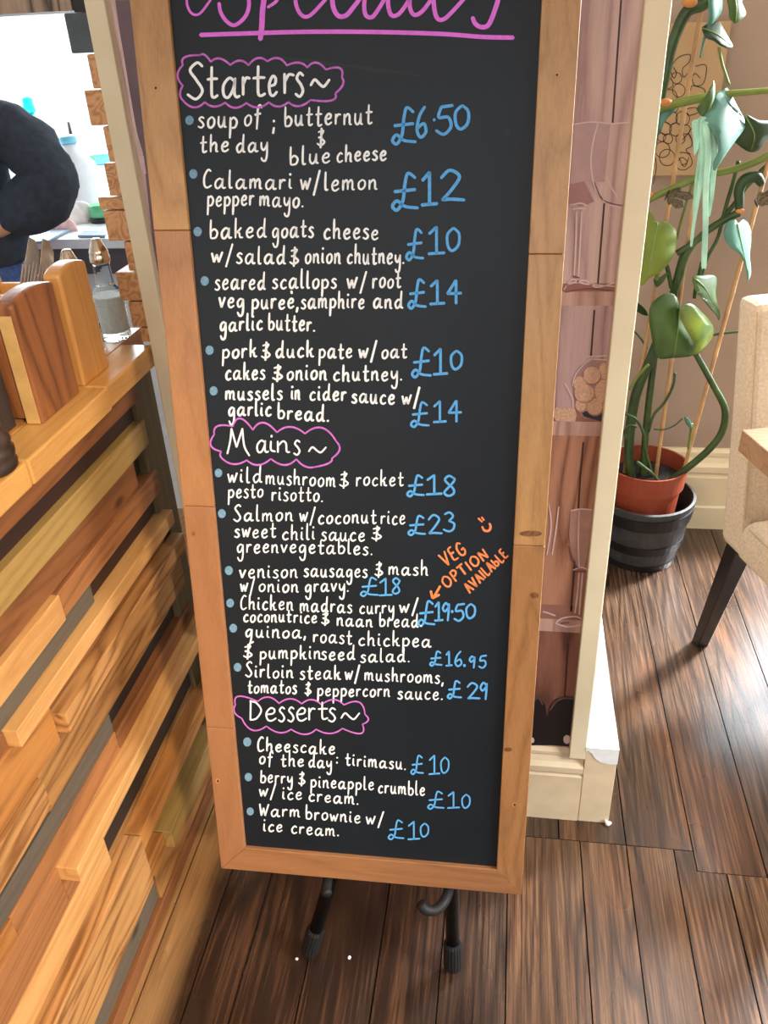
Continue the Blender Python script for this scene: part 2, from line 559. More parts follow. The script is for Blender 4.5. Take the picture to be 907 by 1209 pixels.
# floorboards: dark stain worn through to the wood in patches
def floor_mat():
    m, nt, b = mat('stained_floorboards')
    at = N(nt, 'ShaderNodeAttribute', attribute_name='plank')
    tc = N(nt, 'ShaderNodeTexCoord')
    off = N(nt, 'ShaderNodeCombineXYZ')
    nt.links.new(math_node(nt, 'MULTIPLY', at.outputs['Fac'], 17.0), off.inputs[0])
    nt.links.new(math_node(nt, 'MULTIPLY', at.outputs['Fac'], 31.0), off.inputs[1])
    ad = N(nt, 'ShaderNodeVectorMath', operation='ADD')
    nt.links.new(tc.outputs['Object'], ad.inputs[0])
    nt.links.new(off.outputs[0], ad.inputs[1])

    def mp(sx, sy, src=ad.outputs[0]):
        q = N(nt, 'ShaderNodeMapping')
        q.inputs['Scale'].default_value = (sx, sy, 1)
        nt.links.new(src, q.inputs['Vector'])
        return q.outputs[0]
    fine = noise(nt, mp(1, 0.022), 260, 4, 0.7)
    big = noise(nt, mp(1, 0.06), 12, 2, 0.45, 0.35)
    ring = math_node(nt, 'PINGPONG', math_node(nt, 'MULTIPLY', big, 11.0), 0.5)
    ring = math_node(nt, 'POWER', math_node(nt, 'MULTIPLY', ring, 2.0), 2.2)
    f = math_node(nt, 'ADD', math_node(nt, 'MULTIPLY', ring, 0.19), math_node(nt, 'MULTIPLY', fine, 0.80))
    c = ramp(nt, f, [(0.24, lin((104, 70, 46))), (0.44, lin((54, 35, 24))), (0.66, lin((28, 19, 15)))])
    c2 = ramp(nt, f, [(0.24, lin((124, 106, 90))), (0.46, lin((74, 60, 50))), (0.68, lin((28, 21, 18)))])
    c3 = ramp(nt, f, [(0.24, lin((160, 104, 60))), (0.46, lin((108, 64, 36))), (0.7, lin((46, 28, 18)))])
    # grey worn traffic patches, heavier towards the dining side
    sx0 = N(nt, 'ShaderNodeSeparateXYZ')
    nt.links.new(tc.outputs['Object'], sx0.inputs[0])
    wear = noise(nt, mp(1, 0.45, tc.outputs['Object']), 3.4, 3, 0.5, 0.2)
    wear = math_node(nt, 'ADD', wear, math_node(nt, 'MULTIPLY', sx0.outputs['X'], 0.22))
    wf = ramp(nt, wear, [(0.42, (0, 0, 0, 1)), (0.72, (1, 1, 1, 1))])
    c = mixc(nt, math_node(nt, 'MULTIPLY', wf, 0.6), c, c2)
    # orange bare patches
    bare = noise(nt, mp(1, 0.4), 5.0, 2, 0.5, 0.4)
    bf = ramp(nt, bare, [(0.54, (0, 0, 0, 1)), (0.76, (1, 1, 1, 1))])
    c = mixc(nt, math_node(nt, 'MULTIPLY', bf, 0.75), c, c3)
    # dark stain remnants, deepened leftwards to put the dimmer light into the colour
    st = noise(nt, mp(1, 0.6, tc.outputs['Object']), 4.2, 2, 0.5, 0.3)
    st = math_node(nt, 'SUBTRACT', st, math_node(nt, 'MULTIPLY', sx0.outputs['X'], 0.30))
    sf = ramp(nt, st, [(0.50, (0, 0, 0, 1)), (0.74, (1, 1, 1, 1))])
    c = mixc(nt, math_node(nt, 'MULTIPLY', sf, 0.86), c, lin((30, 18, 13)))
    # near boards by the dining side: worn paler, with floor light put into the colour
    aw = N(nt, 'ShaderNodeAttribute', attribute_name='worn_lit')
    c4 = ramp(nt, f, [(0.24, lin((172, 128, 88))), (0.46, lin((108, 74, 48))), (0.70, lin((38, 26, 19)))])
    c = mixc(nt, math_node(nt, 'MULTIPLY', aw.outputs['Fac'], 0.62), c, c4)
    # bare board along the bar front, its lit strip put into the colour
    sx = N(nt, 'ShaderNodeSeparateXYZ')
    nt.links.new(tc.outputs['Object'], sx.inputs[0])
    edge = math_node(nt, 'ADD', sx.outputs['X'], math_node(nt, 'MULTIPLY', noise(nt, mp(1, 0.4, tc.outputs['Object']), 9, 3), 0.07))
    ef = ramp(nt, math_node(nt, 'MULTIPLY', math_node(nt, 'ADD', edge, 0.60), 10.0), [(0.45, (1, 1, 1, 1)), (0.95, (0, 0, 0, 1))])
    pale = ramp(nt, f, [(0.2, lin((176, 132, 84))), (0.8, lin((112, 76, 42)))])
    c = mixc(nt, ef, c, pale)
    nt.links.new(c, b.inputs['Base Color'])
    r = ramp(nt, noise(nt, mp(1, 0.3), 7, 2, 0.5), [(0.3, (0.22,) * 3 + (1,)), (0.75, (0.36,) * 3 + (1,))])
    nt.links.new(r, b.inputs['Roughness'])
    b.inputs['Specular IOR Level'].default_value = 0.8
    bump(nt, b, f, 0.3, 0.0008)
    return m


# ================================================================== THE SETTING
# floor
bm = BM()
lay = bm.verts.layers.float.new('plank')
lay2 = bm.verts.layers.float.new('worn_lit')
near = [-3.0, -2.7, -2.4, -2.1, -1.8, -1.5, -1.2, -0.95, -0.78, -0.62, -0.53, -0.445, -0.33, -0.20, -0.085, 0.034, 0.183, 0.277, 0.372, 0.467, 0.57, 0.68, 0.8, 0.93, 1.06, 1.2, 1.34, 1.5, 1.66, 1.82, 2.0, 2.2, 2.4, 2.6]
far = [-3.0, -2.6, -2.2, -1.8, -1.4, -1.0, -0.62, -0.53, -0.445, -0.33, -0.20, -0.085, 0.034, 0.14, 0.277, 0.411, 0.545, 0.68, 0.8, 0.93, 1.06, 1.2, 1.34, 1.5, 1.66, 1.82, 2.0, 2.2, 2.4, 2.6]


def board_row(xs, ysplit_fn, lo):
    for a, b in zip(xs, xs[1:]):
        ys = ysplit_fn((a + b) / 2)
        for y0, y1 in zip(ys, ys[1:]):
            r = random.random()
            g = 0.0013
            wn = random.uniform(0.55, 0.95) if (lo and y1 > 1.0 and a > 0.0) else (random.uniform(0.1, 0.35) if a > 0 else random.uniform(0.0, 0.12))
            if lo and a == 0.372 and y1 > 1.1:
                for q in box(bm, (a + g, 1.132, -0.02), (0.4097, 1.18 - g, 0.0)):
                    q[lay] = r
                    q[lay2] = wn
            vsb = box(bm, (a + g, y0 + g * 0.7, -0.02), (b - g, y1 - g * 0.7, 0.0))
            for q in vsb:
                q[lay] = r
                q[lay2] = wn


def joint(x):
    return 1.133 if x > 0.411 else (1.18 if x > 0.034 else 1.28)


board_row(near, lambda x: [-2.6, -1.1, joint(x)], True)
board_row(far, lambda x: [joint(x), 3.7], False)
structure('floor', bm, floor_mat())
bm = BM()
box(bm, (-3.1, -2.7, -0.06), (2.7, 3.8, -0.021))
structure('floor_underlay', bm, plain('gap_black', (14, 11, 9), 1.0))

# walls around the dining room
bm = BM()
box(bm, (-0.45, 2.48, 0), (0.85, 2.6, 3.0))
box(bm, (2.16, 2.48, 0), (2.7, 2.6, 3.0))
box(bm, (0.85, 2.48, 0), (2.16, 2.6, 0.38))
box(bm, (0.85, 2.48, 2.82), (2.16, 2.6, 3.0))
structure('wall_back', bm, M['taupe'])
bm = BM()
box(bm, (2.6, -2.6, 0), (2.7, 2.48, 3.0))
structure('wall_right', bm, M['taupe'])
bm = BM()
box(bm, (-3.1, -2.7, 0), (2.7, -2.6, 3.0))
structure('wall_front', bm, M['taupe'])
bm = BM()
box(bm, (-3.1, -2.6, 0), (-3.0, 3.6, 3.0))
structure('wall_left', bm, M['barwall'])
bm = BM()
box(bm, (-3.1, -2.7, 3.0), (2.7, 3.7, 3.1))
structure('ceiling', bm, M['ceiling'])
bm = BM()
box(bm, (-3.0, 3.6, 0), (-2.95, 3.7, 3.0))
box(bm, (-1.0, 3.6, 0), (-0.45, 3.7, 3.0))
box(bm, (-2.95, 3.6, 0), (-1.0, 3.7, 0.92))
box(bm, (-2.95, 3.6, 2.25), (-1.0, 3.7, 3.0))
box(bm, (-0.5, 2.6, 0), (-0.45, 3.6, 3.0))
structure('wall_bar', bm, M['barwall'])


def window(name, x0, x1, z0, z1, y, mull, m_frame):
    bm = BM()
    t = 0.05
    for a, b in (((x0, y, z0), (x0 + t, y + 0.06, z1)), ((x1 - t, y, z0), (x1, y + 0.06, z1)), ((x0 + t, y, z0), (x1 - t, y + 0.06, z0 + t)), ((x0 + t, y, z1 - t), (x1 - t, y + 0.06, z1))):
        box(bm, a, b)
    for mx in mull:
        box(bm, (mx - 0.02, y, z0 + t), (mx + 0.02, y + 0.06, z1 - t))
    o = structure(name, bm, m_frame)
    bm = BM()
    box(bm, (x0 + t, y + 0.028, z0 + t), (x1 - t, y + 0.034, z1 - t))
    g, nt, b = mat('window_pane_' + name)
    nt.nodes.remove(b)
    tr = N(nt, 'ShaderNodeBsdfTransparent')
    gl = N(nt, 'ShaderNodeBsdfGlossy')
    gl.inputs['Roughness'].default_value = 0.02
    mx = N(nt, 'ShaderNodeMixShader')
    mx.inputs[0].default_value = 0.05
    nt.links.new(tr.outputs[0], mx.inputs[1])
    nt.links.new(gl.outputs[0], mx.inputs[2])
    nt.links.new(mx.outputs[0], nt.nodes['Material Output'].inputs[0])
    obj('glass_pane', bm, g, o)
    return o


window('window_1', 0.85, 2.16, 0.38, 2.82, 2.50, [], M['cream'])
window('window_2', -2.95, -1.0, 0.92, 2.25, 3.62, [-2.36], M['white_plastic'])


# moulded skirting: profile swept along x
def skirting(name, x0, x1, y, h, mtl, prof):
    bm = BM()
    pts = [(x0, y, 0)] + [(x0, y - d, z * h) for d, z in prof] + [(x0, y, h)]
    prism(bm, pts, (x1 - x0, 0, 0))
    return structure(name, bm, mtl)


PROF = [(0.024, 0.0), (0.024, 0.66), (0.02, 0.68), (0.02, 0.71), (0.026, 0.73), (0.026, 0.80), (0.018, 0.84), (0.012, 0.90), (0.014, 0.92), (0.014, 0.96), (0.008, 1.0)]
skirting('baseboard_back', 0.25, 0.85, 2.48, 0.285, M['cream'], [(0.028, 0.0), (0.028, 0.28), (0.022, 0.30)] + [(d, z) for d, z in PROF if z > 0.6])
skirting('baseboard_back_right', 0.85, 2.6, 2.48, 0.285, M['cream'], [(0.028, 0.0), (0.028, 0.28), (0.022, 0.30)] + [(d, z) for d, z in PROF if z > 0.6])

# pier between bar and dining room, with its posts and plinth
PY = 1.231
bm = BM()
box(bm, (-0.565, 1.252, 0), (0.178, 1.66, 3.0))
structure('wall_pier', bm, M['taupe'])
bm = BM()
box(bm, (0.1495, PY, 0.186), (0.1825, 1.27, 3.0))
structure('trim_1', bm, M['cream'], bevel=0.002)
bm = BM()
box(bm, (-0.5785, PY, 0.0), (-0.5495, 1.27, 3.0))
structure('trim_2', bm, M['cream'], bevel=0.002)
skirting('baseboard_pier', -0.549, 0.1805, 1.252, 0.2, M['cream_old'], [(d - 0.003, z) for d, z in PROF])
# return plinth on the right side: scuffed front, sunlight on top put in as white, down to ragged chipped paint
bm = BM()
box(bm, (0.1812, PY, 0.0), (0.245, 1.70, 0.2205))
structure('baseboard_return', bm, M['cream_old'], bevel=0.0015)
bm = BM()
rag = [(0.1815, 0.211), (0.187, 0.2135), (0.190, 0.2085), (0.194, 0.2075), (0.1975, 0.199), (0.203, 0.1905), (0.211, 0.1845), (0.220, 0.181), (0.232, 0.179), (0.2462, 0.181)]
top = [(0.2462, 0.2215), (0.1815, 0.2215)]
prism(bm, [(x, PY - 0.0012, z) for x, z in rag + top], (0, 0.0011, 0))
box(bm, (0.1832, PY - 0.0012, 0.2205), (0.2462, 1.70, 0.2217))
box(bm, (0.2451, PY - 0.001, 0.181), (0.2462, 1.70, 0.2205))
structure('trim_3', bm, M['paint_sun_white'])
# old plaster drip at the foot of the plinth
bm = BM()
for c, r in (((0.243, 1.226, 0.006), 0.006), ((0.248, 1.229, 0.004), 0.004), ((0.239, 1.228, 0.010), 0.004)):
    ball(bm, c, r, (1.0, 0.8, 1.0), 10)
tag(obj('plaster_crumb', bm, M['paint_sun_white'], base=(0.243, 1.226, 0)), 'small white paint drip on the floor at the corner of the cream plinth', 'paint drip')

# ================================================================== MURAL on the pier: printed wine shelf wallpaper
YM = 1.2475
mural = thing('wine_shelf_mural', 'printed wallpaper panel of a wine shelf set between cream posts behind the menu board', 'mural', (-0.2, 1.25, 0.19))


def on_mural(d):
    return lambda u, v: at_y(u, v, YM - d)


def zrow(z0, z1):
    return [(-0.5495, z0), (0.1495, z0), (0.1495, z1), (-0.5495, z1)]


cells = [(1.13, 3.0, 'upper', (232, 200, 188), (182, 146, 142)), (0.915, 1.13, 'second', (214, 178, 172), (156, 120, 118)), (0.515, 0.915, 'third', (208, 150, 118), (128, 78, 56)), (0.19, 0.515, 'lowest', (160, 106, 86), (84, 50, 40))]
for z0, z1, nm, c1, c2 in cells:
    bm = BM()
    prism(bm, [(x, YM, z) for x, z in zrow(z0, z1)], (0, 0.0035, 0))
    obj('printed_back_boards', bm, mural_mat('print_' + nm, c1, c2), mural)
# dark joints between the printed boards
m_joint = plain('print_joint', (74, 44, 48), 0.6)
for a, b in (((733.6, 0), (723.5, 145)), ((713.6, 240), (706, 336)), ((702, 366), (698, 420)), ((689, 522), (685, 566)), ((685.3, 566), (674.5, 722)), ((671, 760), (667, 822))):
    bm = BM()
    ribbon(bm, [a, b], 2.2, on_mural(0.0004), caps=False)
    obj('printed_joint', bm, m_joint, mural)
# shelves
m_shelf = mural_mat('print_shelf', (222, 180, 160), (170, 126, 112))
m_stop = plain('print_shelf_top', (158, 106, 92), 0.6)
for zf0, zf1, zt in ((1.119, 1.140, 1.152), (0.905, 0.930, 0.952), (0.500, 0.529, 0.562), (0.19, 0.205, 0.224)):
    bm = BM()
    prism(bm, [(x, YM - 0.0004, z) for x, z in zrow(zf1, zt)], (0, 0.0003, 0))
    t_ = obj('printed_shelf_top', bm, m_stop, mural)
    bm = BM()
    prism(bm, [(x, YM - 0.0006, z) for x, z in zrow(zf0, zf1)], (0, 0.0005, 0))
    obj('printed_shelf', bm, m_shelf, mural)
# glasses: pale outlines and haze of the bowl
m_gl = plain('print_glass_line', (226, 198, 192), 0.4)
m_gb = plain('print_glass_bowl', (192, 156, 152), 0.4, var=0.05)
m_gd = plain('print_glass_shade', (118, 78, 78), 0.4)


def g_ribbons(lst, w_, m_, nm, d=0.0010):
    bm = BM()
    for l in lst:
        p = catmull([(a, b, 0) for a, b in l], 5)
        ribbon(bm, [(q.x, q.y) for q in p], w_, on_mural(d), 0.3)
    obj(nm, bm, m_, mural)


bm = BM()
poly(bm, [(678, 147), (721, 145), (714, 215), (700, 214), (673, 217)], on_mural(0.0008))
obj('printed_glass_bowl', bm, m_gb, mural)
bm = BM()
poly(bm, [(672, 218), (690, 214), (702, 238), (690, 243), (672, 240)], on_mural(0.0009))
obj('printed_wine', bm, plain('print_wine', (168, 122, 120), 0.4), mural)
g_ribbons([[(676, 147), (700, 144), (722, 146), (746, 144)], [(706, 146), (700, 170), (698, 195), (703, 222), (716, 240), (735, 245)], [(716, 208), (724, 225), (733, 238)], [(674, 242), (686, 240), (693, 243)], [(676, 247), (686, 246), (692, 247)], [(681, 250), (680, 290), (678, 326)], [(687, 250), (685, 290), (683, 328)], [(666, 342), (676, 330), (690, 335), (726, 338)], [(668, 337), (690, 331), (704, 339), (726, 334)]], 1.8, m_gl, 'printed_wine_glass')
g_ribbons([[(702, 215), (712, 236), (735, 243)], [(677, 326), (684, 328)], [(667, 345), (695, 341), (726, 344)]], 1.5, m_gd, 'printed_glass_shade')
# lower glass
bm = BM()
poly(bm, [(674, 602), (700, 602), (696, 640), (690, 670), (682, 670), (676, 655), (672, 632)], on_mural(0.0008))
obj('printed_glass_bowl', bm, plain('print_glass_bowl_low', (186, 140, 124), 0.4), mural)
g_ribbons([[(674, 603), (686, 601), (699, 602)], [(684, 603), (683, 640), (684, 670)], [(677, 673), (686, 670), (693, 672)], [(684, 676), (682, 700), (679, 724)], [(688, 676), (686, 700), (684, 726)], [(657, 735), (664, 730), (680, 728), (690, 733)], [(656, 736), (670, 740), (686, 738)], [(648, 595), (651, 620), (646, 655)], [(641, 722), (648, 724), (656, 727)], [(660, 598), (656, 630), (652, 655)]], 1.7, m_gl, 'printed_wine_glass')
g_ribbons([[(672, 645), (676, 662), (683, 671)], [(679, 675), (692, 675)], [(662, 736), (672, 735)]], 1.8, m_gd, 'printed_glass_shade')
# jar of corks and one loose cork
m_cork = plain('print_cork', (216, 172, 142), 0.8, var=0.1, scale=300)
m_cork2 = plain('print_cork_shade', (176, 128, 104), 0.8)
bm = BM()
poly(bm, [(676, 454), (683, 436), (696, 425), (716, 424), (716, 495), (690, 494), (680, 482)], on_mural(0.0007))
obj('printed_jar', bm, plain('print_jar', (170, 132, 128), 0.4), mural)
bm = BM()
poly(bm, [(683, 482), (690, 492), (711, 498), (711, 488), (700, 488)], on_mural(0.0008))
obj('printed_jar_base', bm, plain('print_jar_base', (58, 54, 66), 0.4), mural)
k = 0
for u, v, rx, ry in ((685, 453, 8, 9), (713, 438, 6, 10), (712, 462, 10, 14), (702, 480, 10, 10), (686, 478, 7, 8), (690, 464, 12, 11), (699, 443, 10.5, 10.5)):
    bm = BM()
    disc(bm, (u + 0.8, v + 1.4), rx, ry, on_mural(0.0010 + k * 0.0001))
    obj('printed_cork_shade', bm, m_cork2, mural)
    bm = BM()
    disc(bm, (u, v), rx - 0.4, ry - 0.4, on_mural(0.00105 + k * 0.0001))
    obj('printed_cork', bm, m_cork, mural)
    k += 1
bm = BM()
poly(bm, [(654, 484), (657, 481), (679, 482), (681, 490), (679, 498), (657, 497), (653, 491)], on_mural(0.0011))
obj('printed_cork', bm, m_cork, mural)
g_ribbons([[(676, 456), (680, 442), (690, 430), (699, 424)], [(694, 421), (716, 420)], [(695, 424), (716, 425)], [(667, 452), (676, 470), (677, 482)]], 1.2, m_gl, 'printed_jar_outline', 0.0012)
# bottles lying on the lowest shelf
m_bot = plain('print_bottle', (22, 18, 22), 0.35)
m_bot2 = plain('print_bottle_glint', (92, 72, 70), 0.35)
bm = BM()
for p in ([(628, 828), (636, 822), (644, 832), (646, 850), (640, 868), (628, 880)], [(648, 842), (656, 826), (668, 822), (682, 824), (680, 882), (650, 880)], [(628, 846), (682, 844), (680, 880), (626, 880)]):
    poly(bm, p, on_mural(0.0012 + 0.0001 * len(p)))
obj('printed_bottle', bm, m_bot, mural)
g_ribbons([[(650, 838), (657, 828), (668, 824), (680, 826)], [(630, 828), (636, 824), (641, 832)]], 2.5, m_bot2, 'printed_bottle_glint', 0.0021)
bm = BM()
disc(bm, (669.5, 873), 4.2, 5.2, on_mural(0.0024))
disc(bm, (629, 874), 2.0, 3.2, on_mural(0.0024))
obj('printed_bottle_cork', bm, m_gl, mural)
# left strip: rim of a printed glass in mauve
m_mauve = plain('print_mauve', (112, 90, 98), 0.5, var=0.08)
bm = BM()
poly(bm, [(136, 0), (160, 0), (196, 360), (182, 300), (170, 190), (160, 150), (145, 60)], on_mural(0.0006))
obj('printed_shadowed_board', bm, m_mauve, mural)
g_ribbons([[(124, -8), (134, 40), (146, 100), (154, 145), (163, 178), (168, 200)], [(131, -8), (142, 50), (152, 110), (160, 155), (168, 182)], [(168, 184), (171, 205)]], 3.2, m_gl, 'printed_glass_rim')
g_ribbons([[(121, -8), (131, 40), (144, 110), (156, 170), (170, 250), (182, 300)]], 2.0, m_joint, 'printed_dark_edge')

# ================================================================== BAR COUNTER on the left
bar = thing('bar_counter', 'wooden bar counter clad in mixed reclaimed planks with thick pale worktop', 'bar counter', (-0.8, 0.5, 0))
XF = -0.634
# carcass
bm = BM()
box(bm, (-0.93, -1.6, 0), (-0.66, 1.33, 1.015))
obj('carcass', bm, M['hoop'], bar)
bm = BM()
box(bm, (-0.66, 1.25, 0), (-0.636, 1.335, 1.016))
obj('end_batten', bm, W['batten'], bar, bevel=0.002)
# z top, z bottom, y start, y end, protrusion, wood
PL = [
    (1.016, 0.951, -1.6, 0.778, 0.0, 'orange'), (1.016, 0.949, 0.780, 1.262, 0.002, 'chestnut'),
    (0.949, 0.914, -1.6, 1.258, -0.010, 'dark'),
    (0.914, 0.863, -1.6, 1.262, 0.003, 'olive'),
    (0.863, 0.811, -1.6, 1.20, -0.002, 'chestnut'), (0.863, 0.811, 1.201, 1.258, -0.020, 'black'),  # black piece puts the shade of a recess into its colour
    (0.810, 0.763, -1.6, 0.884, 0.007, 'pine'), (0.810, 0.764, 0.886, 1.268, 0.004, 'orange'),
    (0.762, 0.726, -1.6, 0.976, 0.000, 'grey'), (0.762, 0.726, 0.978, 1.258, -0.008, 'dark'),
    (0.725, 0.694, 0.701, 1.270, 0.018, 'pine'), (0.725, 0.695, -1.6, 0.700, 0.000, 'chestnut'),
    (0.693, 0.661, 0.799, 1.285, -0.002, 'chestnut'), (0.693, 0.606, -1.6, 0.797, 0.001, 'honey'),
    (0.660, 0.621, 0.798, 1.290, 0.021, 'grainpine'),
    (0.620, 0.531, 0.729, 1.300, 0.000, 'tan'), (0.605, 0.546, -1.6, 0.728, 0.007, 'grainpine'),
    (0.545, 0.531, -1.6, 0.728, -0.014, 'dark'),  # dark strip standing for the shade in a slot
    (0.530, 0.491, -1.6, 0.930, 0.000, 'grey'), (0.530, 0.485, 0.932, 1.30, -0.014, 'black'),  # black strip carries the shade of the slot in its colour
    (0.490, 0.447, 0.592, 0.931, 0.001, 'orange'), (0.484, 0.447, 0.932, 1.30, 0.002, 'chestnut'), (0.490, 0.447, -1.6, 0.591, 0.003, 'honey'),
    (0.446, 0.414, 0.702, 1.31, 0.033, 'pine'), (0.446, 0.362, -1.6, 0.701, 0.001, 'orange'),
    (0.413, 0.300, 0.820, 1.31, -0.010, 'black'), (0.361, 0.300, -1.6, 0.818, 0.003, 'pine'), (0.413, 0.362, 0.702, 0.818, 0.001, 'orange'),
    (0.289, 0.246, 0.884, 1.31, 0.024, 'honey'), (0.289, 0.160, -1.6, 0.882, 0.026, 'grainpine'),
    (0.299, 0.290, -1.6, 1.31, -0.004, 'tan'),
    (0.245, 0.187, 0.884, 1.31, -0.016, 'dark'),  # dark strip for the shade inside the slit
    (0.185, 0.138, 0.972, 1.31, 0.028, 'olive'), (0.185, 0.142, 0.884, 0.970, 0.012, 'honey'),
    (0.137, 0.040, 0.928, 1.31, 0.000, 'tan'), (0.140, 0.046, -1.6, 0.926, -0.004, 'grey'),
    (0.038, 0.0, -1.6, 1.31, 0.003, 'chestnut'),
]
for zt, zb, y0, y1, pr, wd in PL:
    bm = BM()
    box(bm, (-0.662, y0, zb + 0.0008), (XF + pr, y1, zt - 0.0008))
    obj('cladding_plank', bm, W[wd], bar, bevel=0.0018)
# worktop: blocks of pale wood along the front edge, boards behind
for y0, y1, dx, wd in ((-1.6, 0.20, 0.0, 'worktop'), (0.202, 0.833, 0.003, 'worktop'), (0.835, 1.068, 0.004, 'worktop'), (1.070, 1.252, 0.0, 'worktop')):
    bm = BM()
    box(bm, (-0.640, y0, 1.017), (-0.584 + dx, y1, 1.0525))
    obj('worktop_edge', bm, W[wd], bar, bevel=0.003)
bm = BM()
box(bm, (-0.95, -1.6, 1.017), (-0.641, 1.34, 1.0515))
obj('worktop_board', bm, W['worktop_b'], bar, bevel=0.002)

# stack of sawn timber ends beside the pier, above the counter
stack = thing('timber_block_stack', 'column of stacked sawn timber blocks with end grain facing out beside the left cream post', 'timber stack', (-0.6, 1.33, 1.0525))
for x0, zt, zb, wd in ((-0.604, 1.474, 1.430, 'end'), (-0.619, 1.429, 1.382, 'end'), (-0.6015, 1.381, 1.332, 'end'), (-0.6115, 1.331, 1.284, 'end'), (-0.632, 1.283, 1.264, 'end'), (-0.6285, 1.263, 1.217, 'end'), (-0.6045, 1.216, 1.170, 'end'), (-0.629, 1.169, 1.122, 'end'), (-0.618, 1.121, 1.078, 'end'), (-0.6065, 1.077, 1.0525, 'end')):
    bm = BM()
    box(bm, (x0, 1.262, zb + 0.0006), (-0.567, 1.46, zt - 0.0006))
    obj('timber_block', bm, W[wd], stack, bevel=0.0015)
bm = BM()
box(bm, (-0.626, 1.262, 1.4755), (-0.567, 1.40, 1.524))
bmesh.ops.translate(bm, vec=(0.0, 0, 0), verts=bm.verts[:])
obj('top_block', bm, M['cream_plaster'], stack, bevel=0.002)
# lintel beam over the bar opening
bm = BM()
box(bm, (-2.2, 1.262, 1.527), (-0.612, 1.42, 1.85))
structure('trim_4', bm, W['beam'])
bm = BM()
box(bm, (-0.611, 1.265, 1.5245), (-0.567, 1.42, 1.85))
structure('trim_5', bm, M['hoop'])

# ================================================================== CUTLERY CADDIES on the counter
ZC = 1.0525


def arch_panel(bm, x0, x1, y0, y1, z0, z1, rise, mi=0):
    n = 10
    pts = [(x1, y0, z0), (x1, y1, z0)]
    for k in range(n + 1):
        t = k / n
        y = y1 + (y0 - y1) * t
        pts.append((x1, y, z1 - rise + rise * math.sin(PI * (0.12 + 0.76 * t)) ** 0.8))
    prism(bm, pts, (x0 - x1, 0, 0), mi)


def caddy(x1, y0, y1, h, md, label, sap=False):
    t = thing('cutlery_caddy', label, 'cutlery caddy', (x1 - 0.08, (y0 + y1) / 2, ZC), 'wooden cutlery caddies on the bar')
    bm = BM(); arch_panel(bm, x1 - 0.026, x1, y0, y1, ZC, ZC + h, 0.016)
    obj('end_panel', bm, md, t, bevel=0.004)
    bm = BM(); arch_panel(bm, x1 - 0.165, x1 - 0.139, y0, y1, ZC, ZC + h * 0.88, 0.016)
    obj('end_panel', bm, md, t, bevel=0.004)
    for ya, yb in ((y0 + 0.004, y0 + 0.014), (y1 - 0.014, y1 - 0.004)):
        bm = BM(); box(bm, (x1 - 0.139, ya, ZC + 0.006), (x1 - 0.026, yb, ZC + h * 0.78))
        obj('side_panel', bm, md, t, bevel=0.002)
    bm = BM(); box(bm, (x1 - 0.139, y0 + 0.014, ZC + 0.004), (x1 - 0.026, y1 - 0.014, ZC + 0.014))
    obj('bottom_panel', bm, md, t)
    if sap:
        bm = BM(); box(bm, (x1 - 0.022, y0 - 0.0015, ZC + 0.002), (x1 - 0.004, y0 + 0.001, ZC + h - 0.022))
        obj('sapwood_edge', bm, M['sapwood'], t)
    return t


caddy(-0.612, 0.936, 1.046, 0.170, W['caddy_dark'], 'nearer cutlery caddy in dark striped wood with arched ends on the bar worktop', True)
caddy(-0.614, 1.0665, 1.149, 0.172, W['caddy_light'], 'farther cutlery caddy in pale wood with arched ends holding forks and knives')


def cutlery(kind, p, top, label):
    """stands in the caddy, handle down, leaning a little"""
    p, top = V3(p), V3(top)
    ax = (top - p)
    L = ax.length
    ax.normalize()
    side = V3((0.25, 1, 0))
    side = (side - ax * side.dot(ax)).normalized()
    nrm = ax.cross(side)

    def P(a, b, c=0.0):
        return p + ax * (a * L) + side * (b * (1.0 if kind == 'fork' else 1.7)) + nrm * c
    bm = BM()
    if kind == 'fork':
        out = [(0, 0.006), (0.3, 0.006), (0.5, 0.0035), (0.7, 0.004), (0.76, 0.011), (0.82, 0.0125)]
        prism(bm, [P(a, b) for a, b in out] + [P(a, -b) for a, b in reversed(out)], nrm * 0.002)
        for k in range(4):
            c = -0.0104 + k * 0.0069
            prism(bm, [P(0.82, c - 0.0022), P(0.82, c + 0.0022), P(1.0, c + 0.0010), P(1.0, c - 0.0010)], nrm * 0.002)
    else:
        out = [(0, 0.007), (0.4, 0.006), (0.5, 0.005), (0.56, 0.008), (0.8, 0.010), (0.93, 0.008), (1.0, 0.0005)]
        prism(bm, [P(a, b) for a, b in out] + [P(a, -0.006 if a > 0.5 else -b) for a, b in reversed(out)], nrm * 0.0022)
    b = p.copy()
    tag(obj('table_' + kind, bm, M['pewter'], base=b, bevel=0.0004), label, kind, 'cutlery standing in the caddy')


zf = ZC + 0.0145
YC = 1.100
cutlery('fork', (-0.72, YC - 0.012, zf), at_x(47, 311, -0.690), 'short steel fork in the pale caddy, tines up in front of the knives')
cutlery('fork', (-0.735, YC + 0.004, zf), at_x(34, 313, -0.705), 'steel fork leaning left in the pale caddy')
cutlery('knife', (-0.742, YC - 0.006, zf), at_x(41, 283, -0.715), 'steel knife leaning left with its blade up in the pale caddy')
cutlery('knife', (-0.715, YC + 0.012, zf), at_x(57, 284, -0.700), 'steel knife standing upright at the right of the pale caddy')

